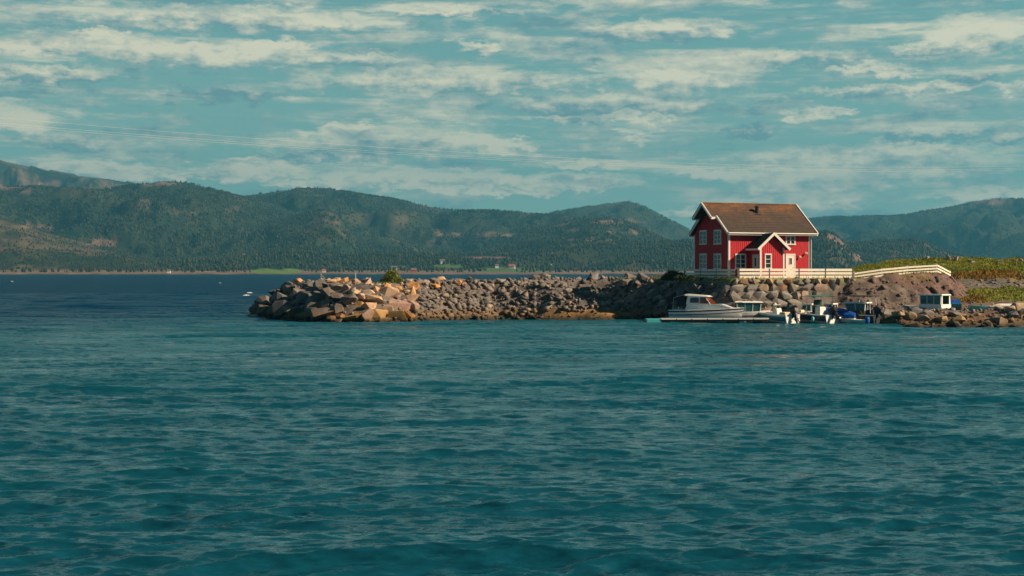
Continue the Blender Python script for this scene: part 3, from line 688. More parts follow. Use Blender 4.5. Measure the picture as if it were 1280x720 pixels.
# right-hand rock spit
r5 = onm(5)
nb_ += scatter(56, (31, 50), (117.5, 126), (.7, 1.7), [(.25,.20,.14),(.30,.23,.15),(.14,.13,.13),(.19,.165,.15),(.36,.26,.15),(.11,.11,.12)], 'angular boulder in the rock pile at the right waterline', 'boulders of the right-hand rock pile', lambda x,y,z: r5(x,y,z) and z < 1.7 and not (x < 42 and y > 122.3), k=.55)
nb_ += scatter(20, (40, 52), (126, 136), (.4, .9), GREY, 'loose stone on the flat ground below the grassy knoll', 'loose stones below the knoll', lambda x,y,z: r5(x,y,z))
for px, w, h, c in [(1186,8,8,(.3,.25,.22)),(1195,9,7,(.34,.26,.23)),(1160,5,5,(.32,.26,.22)),(1213,7,6,(.27,.22,.2)),(1217,6,4,(.3,.24,.21)),(1250,6,3,(.4,.33,.26)),(1276,7,6,(.3,.24,.22)),(1270,5,4,(.3,.25,.2))]:
    Y = 163; x = wx(px, Y); s = Y/F
    boulder((x, Y, shn(x, Y) + h*s*.35), (w*s*1.2, w*s, h*s*1.4), c, 'grey-pink boulder on the skyline of the grassy knoll', 'boulders on top of the knoll')
print('boulders', nb_)

def rubble(name, label, n, xr, yr, size, pal, cond, lib=LO, seed=1, lift=.1, mname='rockA'):
    r = np.random.default_rng(seed); Vs, Fs, Ts = [], [], []; o = 0; pal = np.array(pal)
    x = r.uniform(*xr, n); y = r.uniform(*yr, n); z = shore_h(x, y); P = np.argmax(np.stack(shore_parts(x, y)), 0)
    k = cond(x, y, z, P) & (z > -.5); x, y, z = x[k], y[k], z[k]
    sz = size[0] + (size[1]-size[0]) * r.random(len(x))**2.8
    for i in range(len(x)):
        v, t = lib[r.integers(len(lib))]
        a, b, c = r.uniform(0, 2*PI, 3)
        R = np.array(Matrix.Rotation(a, 3, 'Z') @ Matrix.Rotation(b*.2, 3, 'X'))
        s = sz[i] * r.uniform(.8, 1.2, 3)
        Vs.append((v*s) @ R.T + np.array([x[i], y[i], z[i] + sz[i]*lift])); Fs.append(t + o); o += len(v)
        Ts.append(np.repeat((pal[r.integers(len(pal))] * r.uniform(.75, 1.25))[None], len(v), 0))
    ob = np_obj(name, np.concatenate(Vs), np.concatenate(Fs), M[mname], np.concatenate(Ts))
    tag(ob, label, 'rubble', kind='stuff'); return ob
rubble('rubble', 'small angular grey rubble covering the breakwater', 9500, (-27, 12), (130, 156), (.28, 1.25), [(.13,.12,.115),(.17,.15,.135),(.11,.105,.10),(.20,.165,.14),(.15,.125,.11),(.24,.19,.15),(.12,.11,.105)], lambda x,y,z,P: ((P==0)&(x>-11))|(P==1)&((z>.75)|(x<3)), seed=3)
rubble('rubble', 'small stones filling the gaps between the breakwater head boulders', 1700, (-29, -8), (129, 158), (.3, .75), SHADE_ROCK+GREY+PINK, lambda x,y,z,P: (P==0), seed=4, lift=0)
rubble('rubble', 'small orange-brown stones at the foot of the breakwater spur', 900, (1, 12), (137, 146), (.15, .5), [(.30,.17,.08),(.24,.15,.08),(.18,.12,.08)], lambda x,y,z,P: (P==1)&(z<1.0), seed=14, lift=-.1)
rubble('rubble', 'rubble with shade-darkened colour on the shadowed bank left of the house', 2600, (-2, 24), (126, 162), (.4, 1.1), SHADE_ROCK+GREY[:1], lambda x,y,z,P: ((P==2)|(P==3))&(z<3.95), seed=5)
rubble('rubble', 'broken stones and dark gravel on the right-hand rock spit', 2600, (30, 62), (116, 131), (.22, .8), [(.25,.20,.14),(.12,.12,.12),(.2,.17,.15),(.3,.22,.14),(.09,.09,.10)], lambda x,y,z,P: (P==5), seed=6)
rubble('rubble', 'stony debris under the white fence and below the knoll', 1500, (27, 62), (131, 151), (.2, .6), [(.23,.16,.14),(.18,.16,.15),(.26,.19,.15),(.15,.14,.14)], lambda x,y,z,P: (P==5)&((y<138)|((y>145.5)&(y<150)&(x>44))), seed=7)
rubble('rubble', 'broken purple-brown rock debris on the bank under the climbing fence', 1300, (27, 46), (131, 147), (.10, .42), [(.14,.105,.095),(.11,.095,.09),(.16,.10,.085),(.13,.105,.095)], lambda x,y,z,P: (P==4)&(z<4.3), seed=9, lift=-.08)

rubble('rock_outcrop', 'rugged purple-brown rock breaking through the bank under the climbing fence', 1100, (26, 47), (132, 147), (.5, 1.9), [(.115,.09,.08),(.095,.08,.075),(.12,.08,.068),(.10,.085,.078)], lambda x,y,z,P: (P==4)&(z<4.35)&(z>.6), seed=19, lift=-.26)
# ------------------------------------------------------------------ dry stone retaining wall below the fence
def stone_wall():
    r = random.Random(8); Vs, Fs, Ts = [], [], []; o = 0
    T, z = 0., 0.
    pal = [tuple(.74*c for c in p) for p in [(.33,.28,.22),(.30,.27,.24),(.27,.25,.24),(.36,.28,.19),(.38,.22,.13),(.24,.22,.21),(.34,.24,.19)]]
    # courses: top height, length of course, stone height
    for ztop, tend, hh, t0 in [(4.04, 13.0, .62, -1.0),(3.5, 9.6, .78, -1.3),(2.82, 7.6, .9, -1.5),(2.05, 5.0, .95, -1.7),(1.25, 4.2, .95, -1.9),(.4, 4.2, .9, -2.0)]:
        t = t0
        while t < tend:
            w = r.uniform(.7, 1.75) * (1 if hh > .7 else .8); h = hh * r.uniform(.88, 1.08)
            zc = ztop - h/2 + r.uniform(-.05, .05); out = .42 + max(0, 3.9 - zc) * .30
            v, tr = LO_M[r.randrange(len(LO_M))]
            c = (F0[0] + (t + w/2)*ux + out*uy, F0[1] + (t + w/2)*uy - out*ux, zc)
            Rm = np.array(Matrix.Rotation(PSI, 3, 'Z') @ Matrix.Rotation(r.uniform(-.2,.2), 3, 'Y') @ Matrix.Rotation(r.choice([0, PI]), 3, 'Z'))
            Vs.append((v * np.array([w*1.22, 1.0, h*1.42])) @ Rm.T + np.array(c)); Fs.append(tr + o); o += len(v)
            col = np.array(pal[r.randrange(len(pal))]) * r.uniform(.8, 1.15); Ts.append(np.repeat(col[None], len(v), 0))
            t += w
    ob = np_obj('stone_wall', np.concatenate(Vs), np.concatenate(Fs), M['wallstone'], np.concatenate(Ts))
    tag(ob, 'dry stone retaining wall of large fitted tan and grey stones under the house yard', 'stone wall')
stone_wall()

# ------------------------------------------------------------------ plants
def leaf_cloud(name, label, cat, centers, nleaf, size, pal, seed, stems, loc, group=None):
    r = np.random.default_rng(seed); root = empty(name, loc, label=label, cat=cat, group=group)
    ce = np.array(centers); w = ce[:, 3] * ce[:, 4] * ce[:, 5]; idx = r.choice(len(ce), nleaf, p=w/w.sum()); c = ce[idx]
    d = r.normal(size=(nleaf, 3)); d /= np.linalg.norm(d, axis=1)[:, None]; rad = r.random(nleaf)**.42
    p = c[:, :3] + d*c[:, 3:6]*rad[:, None] * r.uniform(.8, 1.15, (nleaf, 1)); p[:, 2] = np.maximum(p[:, 2], .03)
    a = r.normal(size=(nleaf, 3)); a /= np.linalg.norm(a, axis=1)[:, None]; b = np.cross(a, r.normal(size=(nleaf, 3))); b /= np.linalg.norm(b, axis=1)[:, None]
    s = (size * r.uniform(.6, 1.4, nleaf))[:, None]
    V = np.stack([p - a*s, p + b*s*.5, p + a*s, p - b*s*.5], 1).reshape(-1, 3)
    Fc = np.arange(nleaf*4).reshape(-1, 4); pal = np.array(pal); col = pal[r.integers(len(pal), size=nleaf)] * r.uniform(.7, 1.3, (nleaf, 1))
    o = np_obj('foliage', V, Fc, M['leaf'], np.repeat(col, 4, 0)); o.parent = root
    mb = MB()
    for q in stems: mb.tube([(0 + q[0]*.1, q[1]*.1, -.1), (q[0]*.6, q[1]*.6, q[2]*.55), q], .035, 6, r2=.01)
    mb.build('stem', M['bark'], root)
    return root
bx_, by_ = wx(490, 140.3), 140.3
leaf_cloud('bush', 'small round green bush growing on the crest of the breakwater', 'bush',
  [(0,0,.70,.75,.55,.62),(-.6,0,.45,.5,.4,.42),(.65,.05,.42,.52,.4,.38),(.25,0,1.12,.42,.35,.34),(-.28,.1,1.05,.45,.35,.36),(1.0,0,.25,.35,.3,.25),(-.95,0,.28,.32,.3,.24),(.05,0,1.35,.22,.2,.22)], 4200, .06,
  [(.16,.20,.03),(.20,.24,.04),(.26,.26,.05),(.10,.14,.03)], 21, [(0,0,1.1),(-.5,.1,.9),(.5,0,.9),(.3,-.1,1.3),(-.3,.1,1.3)], (bx_, by_, shn(bx_, by_) + .05))
for (px, Y, lab, cl, sd_) in [(840, 141.0, 'dark hedge-like shrub at the left end of the shaded fence', [(0,0,.45,.8,.6,.6),(-.6,0,.2,.6,.4,.45),(.7,0,.35,.8,.5,.45)], 31), (861, 138.6, 'low dark shrub in front of the shaded fence beside the house', [(0,0,.1,1.1,.5,.40),(.8,0,.05,.7,.4,.28),(-.9,0,.15,.6,.4,.40)], 32)]:
    x = wx(px, Y); leaf_cloud('shrub', lab, 'shrub', cl, 2600, .08, [(.035,.06,.022),(.05,.08,.025),(.028,.045,.02)], sd_, [(0,0,.5),(.5,0,.4),(-.5,0,.4)], (x, Y, 3.85))

def grass_field(name, label, n, xr, yr, h, pal, cond, seed):
    r = np.random.default_rng(seed); x = r.uniform(*xr, n); y = r.uniform(*yr, n); z = shore_h(x, y); P = np.argmax(np.stack(shore_parts(x, y)), 0)
    k = cond(x, y, z, P); x, y, z = x[k], y[k], z[k]; n = len(x)
    th = r.uniform(0, 2*PI, n); w = r.uniform(.02, .06, n); hh = r.uniform(h[0], h[1], n); lx, ly = r.normal(0, .12, n), r.normal(0, .12, n)
    V = np.stack([np.stack([x - w*np.cos(th), y - w*np.sin(th), z - .03], -1), np.stack([x + w*np.cos(th), y + w*np.sin(th), z - .03], -1), np.stack([x + lx, y + ly, z + hh], -1)], 1).reshape(-1, 3)
    pal = np.array(pal); nn = fbm(x/3, y/3, 3); i = np.clip(((nn - .25) * 2 * len(pal)).astype(int), 0, len(pal)-1)
    i = np.where(r.random(n) < .35, r.integers(len(pal), size=n), i)
    tag(np_obj(name, V, np.arange(n*3).reshape(-1, 3), M['grass'], np.repeat(pal[i] * r.uniform(.7, 1.3, (n, 1)), 3, 0)), label, 'grass', kind='stuff')
GP = [(.12,.16,.022),(.18,.22,.03),(.23,.25,.035),(.28,.26,.045)]
grass_field('grass', 'uneven green grass on the knoll right of the house', 120000, (33, 66), (138, 180), (.05, .24), GP, lambda x,y,z,P: (P==5)&(((y>150.5)|((y>138.5)&(y<145.5)&(x>42.5)))), 41)
grass_field('heather', 'rust-orange heather patches at the foot of the knoll', 16000, (42, 57), (138, 156), (.12, .4), [(.30,.13,.03),(.24,.12,.03),(.34,.2,.04),(.14,.11,.03)], lambda x,y,z,P: (P==5)&(((y>149.8)&(y<153.5+.8*np.sin(x))&(x>44.5)&(x<54))|((y>138)&(y<142)&(x>42.3)&(x<46.5))), 42)
grass_field('grass', 'dry grass tufts along the edge of the house yard', 16000, (14, 46), (131, 156), (.10, .32), [(.10,.11,.03),(.18,.15,.04),(.07,.09,.02),(.24,.17,.04)], lambda x,y,z,P: ((P==3)&(z>3.9)&((-(x-F0[0])*uy+(y-F0[1])*ux)<2.5))|((P==3)&(z>3.9)&(((x-F0[0])*ux+(y-F0[1])*uy)<1))|((P==4)&(z>4.35)), 43)
grass_field('grass', 'yellow-green grass round the bush on the breakwater', 3500, (-15, -9), (138, 144), (.08, .25), [(.12,.14,.03),(.18,.17,.04)], lambda x,y,z,P: (P==0)&(np.hypot(x+12, y-140.2)<2.0)&(z>3), 44)
grass_field('seaweed', 'brown seaweed hanging at the tide line of the rocks', 16000, (-29, 46), (117, 152), (-.02, .12), [(.10,.06,.015),(.16,.09,.02),(.06,.04,.015)], lambda x,y,z,P: (z>-.1)&(z<.35), 45)

# ------------------------------------------------------------------ the red house
C0 = Vector((21.03, 138.0, PZ)); L_, D_ = 9.24, 6.74; HD = D_/2
house = empty('house', C0, PSI, label='two-storey red board-clad house with white trim and brown tiled roof', cat='house')
def fa(px, p=0.):    # distance along the front for a column, p metres out from the front wall
    k = (px - 640) / F; bx, by = C0.x + p*math.sin(PSI), C0.y - p*math.cos(PSI)
    return (by*k - bx) / (math.cos(PSI) - math.sin(PSI)*k)
def fz(py, a, p=0.):
    Y = C0.y + a*math.sin(PSI) - p*math.cos(PSI); return wz(py, Y) - C0.z
def gd(px):          # distance back along the left gable
    k = (px - 640) / F; return (C0.x - C0.y*k) / (math.cos(PSI)*k + math.sin(PSI))
def gzz(py, d): return wz(py, C0.y + d*math.cos(PSI)) - C0.z
RZ, SL = 7.40, .785
def rz(y): return RZ - SL*abs(y - HD)
mb = MB()
mb.prism([(0, -.15), (0, 4.50), (HD, RZ - .30), (D_, 4.50), (D_, -.15)], 0, L_)
x = .16
while x < L_ - .1: mb.box((x - .028, -.026, 0), (x + .028, .02, 4.44)); x += .235
y = .14
while y < D_ - .1:
    zt = RZ - .34 - SL*abs(y - HD); mb.box((-.026, y - .028, 0), (.02, y + .028, zt)); mb.box((L_ - .02, y - .028, 0), (L_ + .026, y + .028, zt)); y += .235
mb.build('wall', M['red'], house)
mb = MB(); mb.box((-.03, -.03, -.6), (L_ + .03, D_ + .03, -.02)); mb.build('foundation', mat('grey_foundation', (.3, .29, .27), .9, bump=.01), house)
# roof
XL, XU, XR, TH = -.35, -1.05, L_ + .62, .17; YE = .46; SPL = 1.78
mb = MB()
def slab(x0, x1, ya, yb):
    za, zb = rz(ya), rz(yb)
    mb.hexa([(x0,ya,za-TH),(x1,ya,za-TH),(x1,yb,zb-TH),(x0,yb,zb-TH),(x0,ya,za),(x1,ya,za),(x1,yb,zb),(x0,yb,zb)])
n_c = 17
for s in (0, 1):            # courses of tiles laid over each other, each a little proud of the one above
    for i in range(n_c):
        ya = -YE + (HD + YE) * i / n_c; yb = -YE + (HD + YE) * (i + 1) / n_c
        x0 = XU if yb > HD - SPL else XL
        za, zb = rz(ya) + .035, rz(yb) + .004
        q = [(x0,ya,za-TH),(XR,ya,za-TH),(XR,yb,zb-TH),(x0,yb,zb-TH),(x0,ya,za),(XR,ya,za),(XR,yb,zb),(x0,yb,zb)]
        if s: q = [(a, 2*HD - b, c) for a, b, c in q]
        mb.hexa(q)
rf = mb.build('roof', M['roof'], house)
mb = MB(); mb.tube([(XU, HD, RZ + .01), (XR, HD, RZ + .01)], .09, 8); mb.build('ridge_cap', M['roof'], rf)
for (xx, a, b) in ((XL - .03, -YE, HD - SPL + .05), (XU - .03, HD - SPL - .1, HD), (XR + .03, -YE, HD)):
    for s in (0, 1):
        mb = MB(); A, B = (a, b) if not s else (2*HD - a, 2*HD - b)
        mb.bar((xx, A, rz(a) - .07), (xx, B, rz(b) - .07), .06, .27)
        mb.bar((xx + (.02 if xx > 0 else -.02), A, rz(a) + .055), (xx + (.02 if xx > 0 else -.02), B, rz(b) + .055), .13, .035); mb.build('verge_board', M['white'], house)
for s in (0, 1):
    yy = -YE - .03 if not s else D_ + YE + .03
    mb = MB(); mb.box((XL, yy - .03, rz(-YE) - .23), (XR, yy + .03, rz(-YE) + .0)); mb.build('fascia', M['white'], house)
# lower ends of the jettied ridge part
for s in (0, 1):
    mb = MB(); ya = HD - SPL; yy = ya if not s else 2*HD - ya
    mb.box((XU, yy - .03, rz(ya) - .24), (XL - .05, yy + .03, rz(ya) - .02)); mb.build('fascia', M['white'], house)
# gutter and downpipe
mb = MB(); mb.tube([(XL, -YE - .12, rz(-YE) - .04), (XR, -YE - .12, rz(-YE) - .05)], .06, 8); mb.build('gutter', M['white'], house)
mb = MB(); mb.tube([(L_ + .12, -YE - .1, rz(-YE) - .1), (L_ + .1, -.12, rz(-YE) - .5), (L_ + .1, -.12, .1)], .04, 8); mb.build('downpipe', M['white'], house)
# corner boards
for (xx, yy) in ((0, 0), (L_, 0), (0, D_), (L_, D_)):
    mb = MB(); mb.box((xx - .045 if xx == 0 else xx - .13, yy - .045 if yy == 0 else yy - .13, -.02), (xx + .13 if xx == 0 else xx + .045, yy + .13 if yy == 0 else yy + .045, 4.3)); mb.build('corner_board', M['white'], house)

def window(x0, x1, z0, z1, cols, rows, wall='front', y0=0., label=None, parent=None, tr=.11):
    """casing, sash bars and a recessed pane; wall: front (facing -y at y0) or gable (facing -x)"""
    fr = MB(); pn = MB(); d0 = .075
    def B(m, a0, a1, b0, b1, o0, o1):
        if wall == 'front': m.box((a0, y0 - o1, b0), (a1, y0 - o0, b1))
        else: m.box((y0 - o1, a0, b0), (y0 - o0, a1, b1))
    B(fr, x0, x1, z1 - tr, z1 + .02, 0, d0 + .012); B(fr, x0 - .03, x1 + .03, z0 - .03, z0 + tr*.8, 0, d0 + .03)
    B(fr, x0, x0 + tr, z0 + tr*.8, z1 - tr, 0, d0); B(fr, x1 - tr, x1, z0 + tr*.8, z1 - tr, 0, d0)
    ix0, ix1, iz0, iz1 = x0 + tr, x1 - tr, z0 + tr*.8, z1 - tr
    for i in range(1, cols):
        c = ix0 + (ix1 - ix0)*i/cols; w = .055 if (cols % 2 == 0 and i == cols//2) else .024; B(fr, c - w, c + w, iz0, iz1, 0, d0 - .012)
    for j in range(1, rows):
        c = iz0 + (iz1 - iz0)*j/rows; B(fr, ix0, ix1, c - .022, c + .022, 0, d0 - .018)
    B(pn, ix0, ix1, iz0, iz1, .0, .032)
    f = fr.build('window', M['white'], parent or house); pn.build('pane', M['glass'], f)
    if label: f['label'] = label
    return f
def fw(pa, pb, ya, yb, cols, rows, **k):
    a, b = fa(pa), fa(pb); return window(a, b, fz(yb, (a+b)/2), fz(ya, (a+b)/2), cols, rows, **k)
fw(981.9, 993.8, 290.2, 305.8, 2, 3, label='upper front window with six panes, right of the porch')
fw(918.6, 932.2, 317.4, 335.8, 2, 3, label='wide lower front window left of the porch')
for pa, pb, ya, yb, lab in ((875.2, 883.9, 288, 305.6, 'upper shaded gable window at the back corner'), (892.9, 901.8, 287.4, 305.4, 'upper shaded gable window near the front corner'), (875.2, 883.9, 317.2, 336, 'lower shaded gable window at the back corner'), (892.9, 901.8, 317.2, 336.2, 'lower shaded gable window near the front corner')):
    a, b = gd(pb), gd(pa); window(a, b, gzz(yb, (a+b)/2), gzz(ya, (a+b)/2), 2, 3, wall='gable', label=lab)
# porch
PA, PW, PD = 3.66, 1.34, 1.95; PR, PS = 4.36, .86
mb = MB(); T_ = Matrix(((0,1,0,0),(1,0,0,0),(0,0,1,0),(0,0,0,1)))
mb.T = T_; mb.prism([(PA-PW, -.15), (PA-PW, PR-.2-PS*PW), (PA, PR-.2), (PA+PW, PR-.2-PS*PW), (PA+PW, -.15)], -PD, -.03); mb.T = Matrix.Identity(4)
x = PA - PW + .15
while x < PA + PW - .1:
    mb.box((x - .028, -PD - .026, 0), (x + .028, -PD + .01, PR - .24 - PS*abs(x - PA))); x += .235
y = -PD + .15
while y < -.1: mb.box((PA - PW - .026, y - .028, 0), (PA - PW + .01, y + .028, PR - .25 - PS*PW)); mb.box((PA + PW - .01, y - .028, 0), (PA + PW + .026, y + .028, PR - .25 - PS*PW)); y += .235
porch = mb.build('porch', M['red'], house)
EW = PW + .42; mb = MB()
for s in (-1, 1):
    for i in range(8):
        xa, xb = EW*(1 - i/8), EW*(1 - (i+1)/8); za, zb = PR - PS*xa + .03, PR - PS*xb + .004
        mb.hexa([(PA+s*xa, -PD-.36, za-.14), (PA+s*xa, -.03, za-.14), (PA+s*xb, -.03, zb-.14), (PA+s*xb, -PD-.36, zb-.14), (PA+s*xa, -PD-.36, za), (PA+s*xa, -.03, za), (PA+s*xb, -.03, zb), (PA+s*xb, -PD-.36, zb)])
mb.build('porch_roof', M['roof'], porch)
for s in (-1, 1):
    mb = MB(); mb.bar((PA + s*(EW+.04), -PD - .40 - .002*s, PR - PS*(EW+.04) - .06), (PA - s*.03, -PD - .40 - .002*s, PR - .04), .06, .24); mb.build('verge_board', M['white'], porch)
for s in (-1, 1):
    mb = MB(); mb.box((PA + s*(EW + .03) - .03, -PD - .36, PR - PS*EW - .17), (PA + s*(EW + .03) + .03, -.03, PR - PS*EW + .0)); mb.build('fascia', M['white'], porch)
for s in (-1, 1):
    mb = MB(); a, b = sorted((PA + s*(PW + .04), PA + s*(PW - .13))); mb.box((a, -PD - .045, -.02), (b, -PD + .13, PR - .26 - PS*PW)); mb.build('corner_board', M['white'], porch)
a, b = fa(955.6, PD), fa(964.1, PD); window(a, b, fz(335.8, a, PD), fz(317.2, a, PD), 1, 3, y0=-PD, label='narrow porch window with three panes')
# doors
def door(pa, pb, ytop, m, lab, wz0, wz1):
    a, b = fa(pa), fa(pb); zt = fz(ytop, (a+b)/2); mb = MB()
    mb.box((a, -.07, zt - .12), (b, 0, zt)); mb.box((a, -.065, 0), (a + .11, 0, zt - .12)); mb.box((b - .11, -.065, 0), (b, 0, zt - .12)); mb.box((a + .11, -.045, 0.02), (b - .11, -.001, zt - .12))
    c = (a+b)/2
    for k in (-1, 1): mb.box((c + k*.17 - .02, -.068, wz0 - .04), (c + k*.17 + .02, -.045, wz1 + .04))
    mb.box((c - .17, -.068, wz1), (c + .17, -.045, wz1 + .04)); mb.box((c - .17, -.068, wz0 - .04), (c + .17, -.045, wz0))
    mb.box((a+.2, -.055, .2), (b-.2, -.045, .85))
    d = mb.build('door', m, house); d['label'] = lab
    p = MB(); p.box((c - .16, -.05, wz0), (c - .015, -.046, wz1)); p.box((c + .015, -.05, wz0), (c + .16, -.046, wz1)); p.build('pane', M['glass'], d)
    q = MB(); q.tube([(b - .2, -.05, 1.02), (b - .2, -.1, 1.02), (b - .32, -.1, 1.02)], .015, 6); q.build('handle', M['metal'], d)
    mb = MB(); mb.box((a - .1, -.9, -.15), (b + .1, -.03, -.02)); st_ = mb.build('step', M['decking'], house)
door(981.9, 993.9, 317.2, M['white'], 'white front door right of the porch', 1.35, 1.95)
mb = MB(); xs_ = PA - PW; ya_, yb_ = -1.72, -.62; zt = 2.28       # entrance door in the porch's left side
mb.box((xs_ - .07, ya_, zt - .11), (xs_, yb_, zt)); mb.box((xs_ - .065, ya_, 0), (xs_, ya_ + .1, zt - .11)); mb.box((xs_ - .065, yb_ - .1, 0), (xs_, yb_, zt - .11)); mb.box((xs_ - .045, ya_ + .1, .02), (xs_, yb_ - .1, zt - .11))
dd = mb.build('door', M['greydoor'], house); dd['label'] = 'pale grey shaded door in the left side of the porch'
mb = MB(); mb.box((xs_ - .052, -1.30, 1.15), (xs_ - .046, -1.04, 1.95)); mb.build('pane', M['glass'], dd)
mb = MB(); mb.tube([(xs_ - .05, yb_ - .2, 1.02), (xs_ - .11, yb_ - .2, 1.02), (xs_ - .11, yb_ - .32, 1.02)], .015, 6); mb.build('handle', M['metal'], dd)
for px, py in ((999, 320.8), (1006.8, 316.0)):
    a = fa(px); z = fz(py, a); mb = MB(); mb.box((a - .06, -.05, z - .08), (a + .06, -.0, z + .08)); mb.tube([(a, -.04, z + .02), (a, -.16, z + .05), (a, -.2, z)], .018, 6); mb.lathe([(.03, .06), (.09, .0), (.10, -.10), (.02, -.12)], (a, -.2, z)); mb.build('wall_lamp', M['white'], house)
mb = MB(); a = fa(999); mb.tube([(fa(994.5), -.06, fz(320.5, a)), (a, -.06, fz(320.5, a))], .02, 6); mb.build('conduit', M['darkmetal'], house)
# roof vent
a = 4.55; yv = HD - 1.15; mb = MB(); zc = rz(yv); mb.lathe([(.19, -.25), (.19, .48), (.16, .52)], (a, yv, zc)); mb.lathe([(.26, .54), (.26, .62), (.08, .70)], (a, yv, zc)); mb.box((a-.34, yv-.34, zc-.26), (a+.34, yv+.1, zc-.14))
mb.build('chimney', M['darkmetal'], house)

# ------------------------------------------------------------------ white fences
def fence(name, pts, post_px, label, zs, post_w, rail_h, n_r, rail_gap, post_h, pm, rail_side=-1, thick=.035):
    root = empty(name, pts[0], label=label, cat='fence'); o = Vector(pts[0])
    P = [Vector(p) - o for p in pts]
    for j in range(n_r):
        mb = MB(); z = zs + j*(rail_h + rail_gap) + rail_h/2
        for p, q in zip(P[:-1], P[1:]):
            d = (q - p); n = Vector((d.y, -d.x, 0)).normalized() * .075
            mb.bar(p + n + Vector((0,0,z)), q + n + Vector((0,0,z)), thick, rail_h)
        mb.build('rail', M['whitefence'], root)
    for p in post_px:
        mb = MB(); p = Vector(p) - o; w = post_w/2; mb.box((p.x - w, p.y - w, p.z - .35), (p.x + w, p.y + w, p.z + post_h)); mb.build('post', pm, root)
    return root
def fpt(t, v=0., z=PZ): return Vector((F0[0] + t*ux - v*uy, F0[1] + t*uy + v*ux, z))
def t_of(px):
    k = (px - 640)/F; return (F0[1]*k - F0[0]) / (ux - uy*k)
def v_of(px):
    k = (px - 640)/F; return (F0[0] - F0[1]*k) / (ux*k + uy)
tp = [t_of(p) for p in (923, 961, 998, 1031, 1065)]
fence('fence', [fpt(tp[0]), fpt(tp[-1])], [fpt(t) for t in tp], 'sunlit white board fence with square posts in front of the red house', .0, .22, .23, 3, .105, .92, M['postgrey'])
vp = [v_of(p) for p in (922, 898, 878, 858, 838)]
fence('fence', [fpt(-.15, vp[-1]), fpt(-.15, .2)], [fpt(-.15, v) for v in vp[1:]], 'shaded blue-grey looking white fence running back along the left side of the house', .0, .21, .22, 3, .10, .90, M['postgrey'])
F1 = fpt(tp[-1]); A1 = Vector((wx(1102, 140.6), 140.6, wz(345.4, 140.6))); A2 = Vector((wx(1134,141.8),141.8,wz(342.3,141.8))); A3 = Vector((wx(1171,143.2),143.2,wz(340.0,143.2))); A4 = Vector((wx(1187.5,145.6),145.6,wz(348.6,145.6)))
F1b = Vector((wx(1067.5, F1.y + .1), F1.y + .1, wz(350.4, F1.y + .1)))
fence('fence', [F1b, A1, A2, A3, A4], [F1b, A1, A2, A3, A4], 'white three-rail fence climbing the rocky bank and bending down at its right end', -.02, .10, .165, 3, .13, .84, M['whitefence'])

# ------------------------------------------------------------------ boats
def hull_mesh(Ln, B, hs, hb, draft=.25, ns=13, flare=.12, fine=1.9):
    """stern at x=0, bow at x=Ln; returns MB of the closed hull, gunwale points"""
    mb = MB(); rows = []
    for i in range(ns):
        t = i/(ns-1); w = B/2 * (1 - max(0, (t-.35)/.65)**fine) * (.93 + .07*min(1, t/.35)); w = max(w, .02)
        sh = hs + (hb - hs)*t**1.8; xo = 0
        chine = w*(.82 - .25*t); kz = -draft + (draft+hs*.35)*max(0, (t-.6)/.4)**2
        cz = .05 + .35*sh*t**1.5; xr = Ln*t; rk = .35*max(0, t-.6)*Ln*.35
        rows.append([(xr - rk*1.0, 0, kz), (xr - rk*.7, chine, cz), (xr - rk*.2, w*(1-flare*.3), cz + (sh-cz)*.6), (xr, w, sh), (xr, w*.93, sh+.02),
                     (xr, -w*.93, sh+.02), (xr, -w, sh), (xr - rk*.2, -w*(1-flare*.3), cz + (sh-cz)*.6), (xr - rk*.7, -chine, cz)])
    k = 9; vs = [p for r_ in rows for p in r_]
    fs = [(i*k+j, i*k+(j+1) % k, (i+1)*k+(j+1) % k, (i+1)*k+j) for i in range(ns-1) for j in range(k) if j != 4]
    fs += [tuple(range(k)), tuple(range((ns-1)*k, ns*k))[::-1]]
    mb.add(vs, fs); return mb, rows
def deck_mesh(rows, t0, t1, drop=0.):
    mb = MB(); n = len(rows); i0, i1 = int(round(t0*(n-1))), int(round(t1*(n-1)))
    vs = []
    for i in range(i0, i1+1):
        a, b = Vector(rows[i][4]), Vector(rows[i][5]); vs += [(a.x, a.y, a.z - drop), (a.x, 0, a.z - drop + .06), (b.x, b.y, b.z - drop)]
    m = i1 - i0; o = len(vs); vs += [(x, y, z - .05) for x, y, z in vs]
    fs = []
    for i in range(m):
        for j in (0, 1): fs += [(i*3+j, i*3+j+1, (i+1)*3+j+1, (i+1)*3+j), (o+i*3+j, o+(i+1)*3+j, o+(i+1)*3+j+1, o+i*3+j+1)]
        fs += [(i*3, (i+1)*3, o+(i+1)*3, o+i*3), (i*3+2, o+i*3+2, o+(i+1)*3+2, (i+1)*3+2)]
    fs += [(0, o, o+1, 1), (1, o+1, o+2, 2), (m*3, m*3+1, o+m*3+1, o+m*3), (m*3+1, m*3+2, o+m*3+2, o+m*3+1)]
    mb.add(vs, fs); return mb
def boat_root(px, Y, z, hd, label, cat, gname='boats moored in the small harbour', name='motor_boat'):
    return empty(name, (wx(px, Y), Y, z), hd, label=label, cat=cat, group=gname)
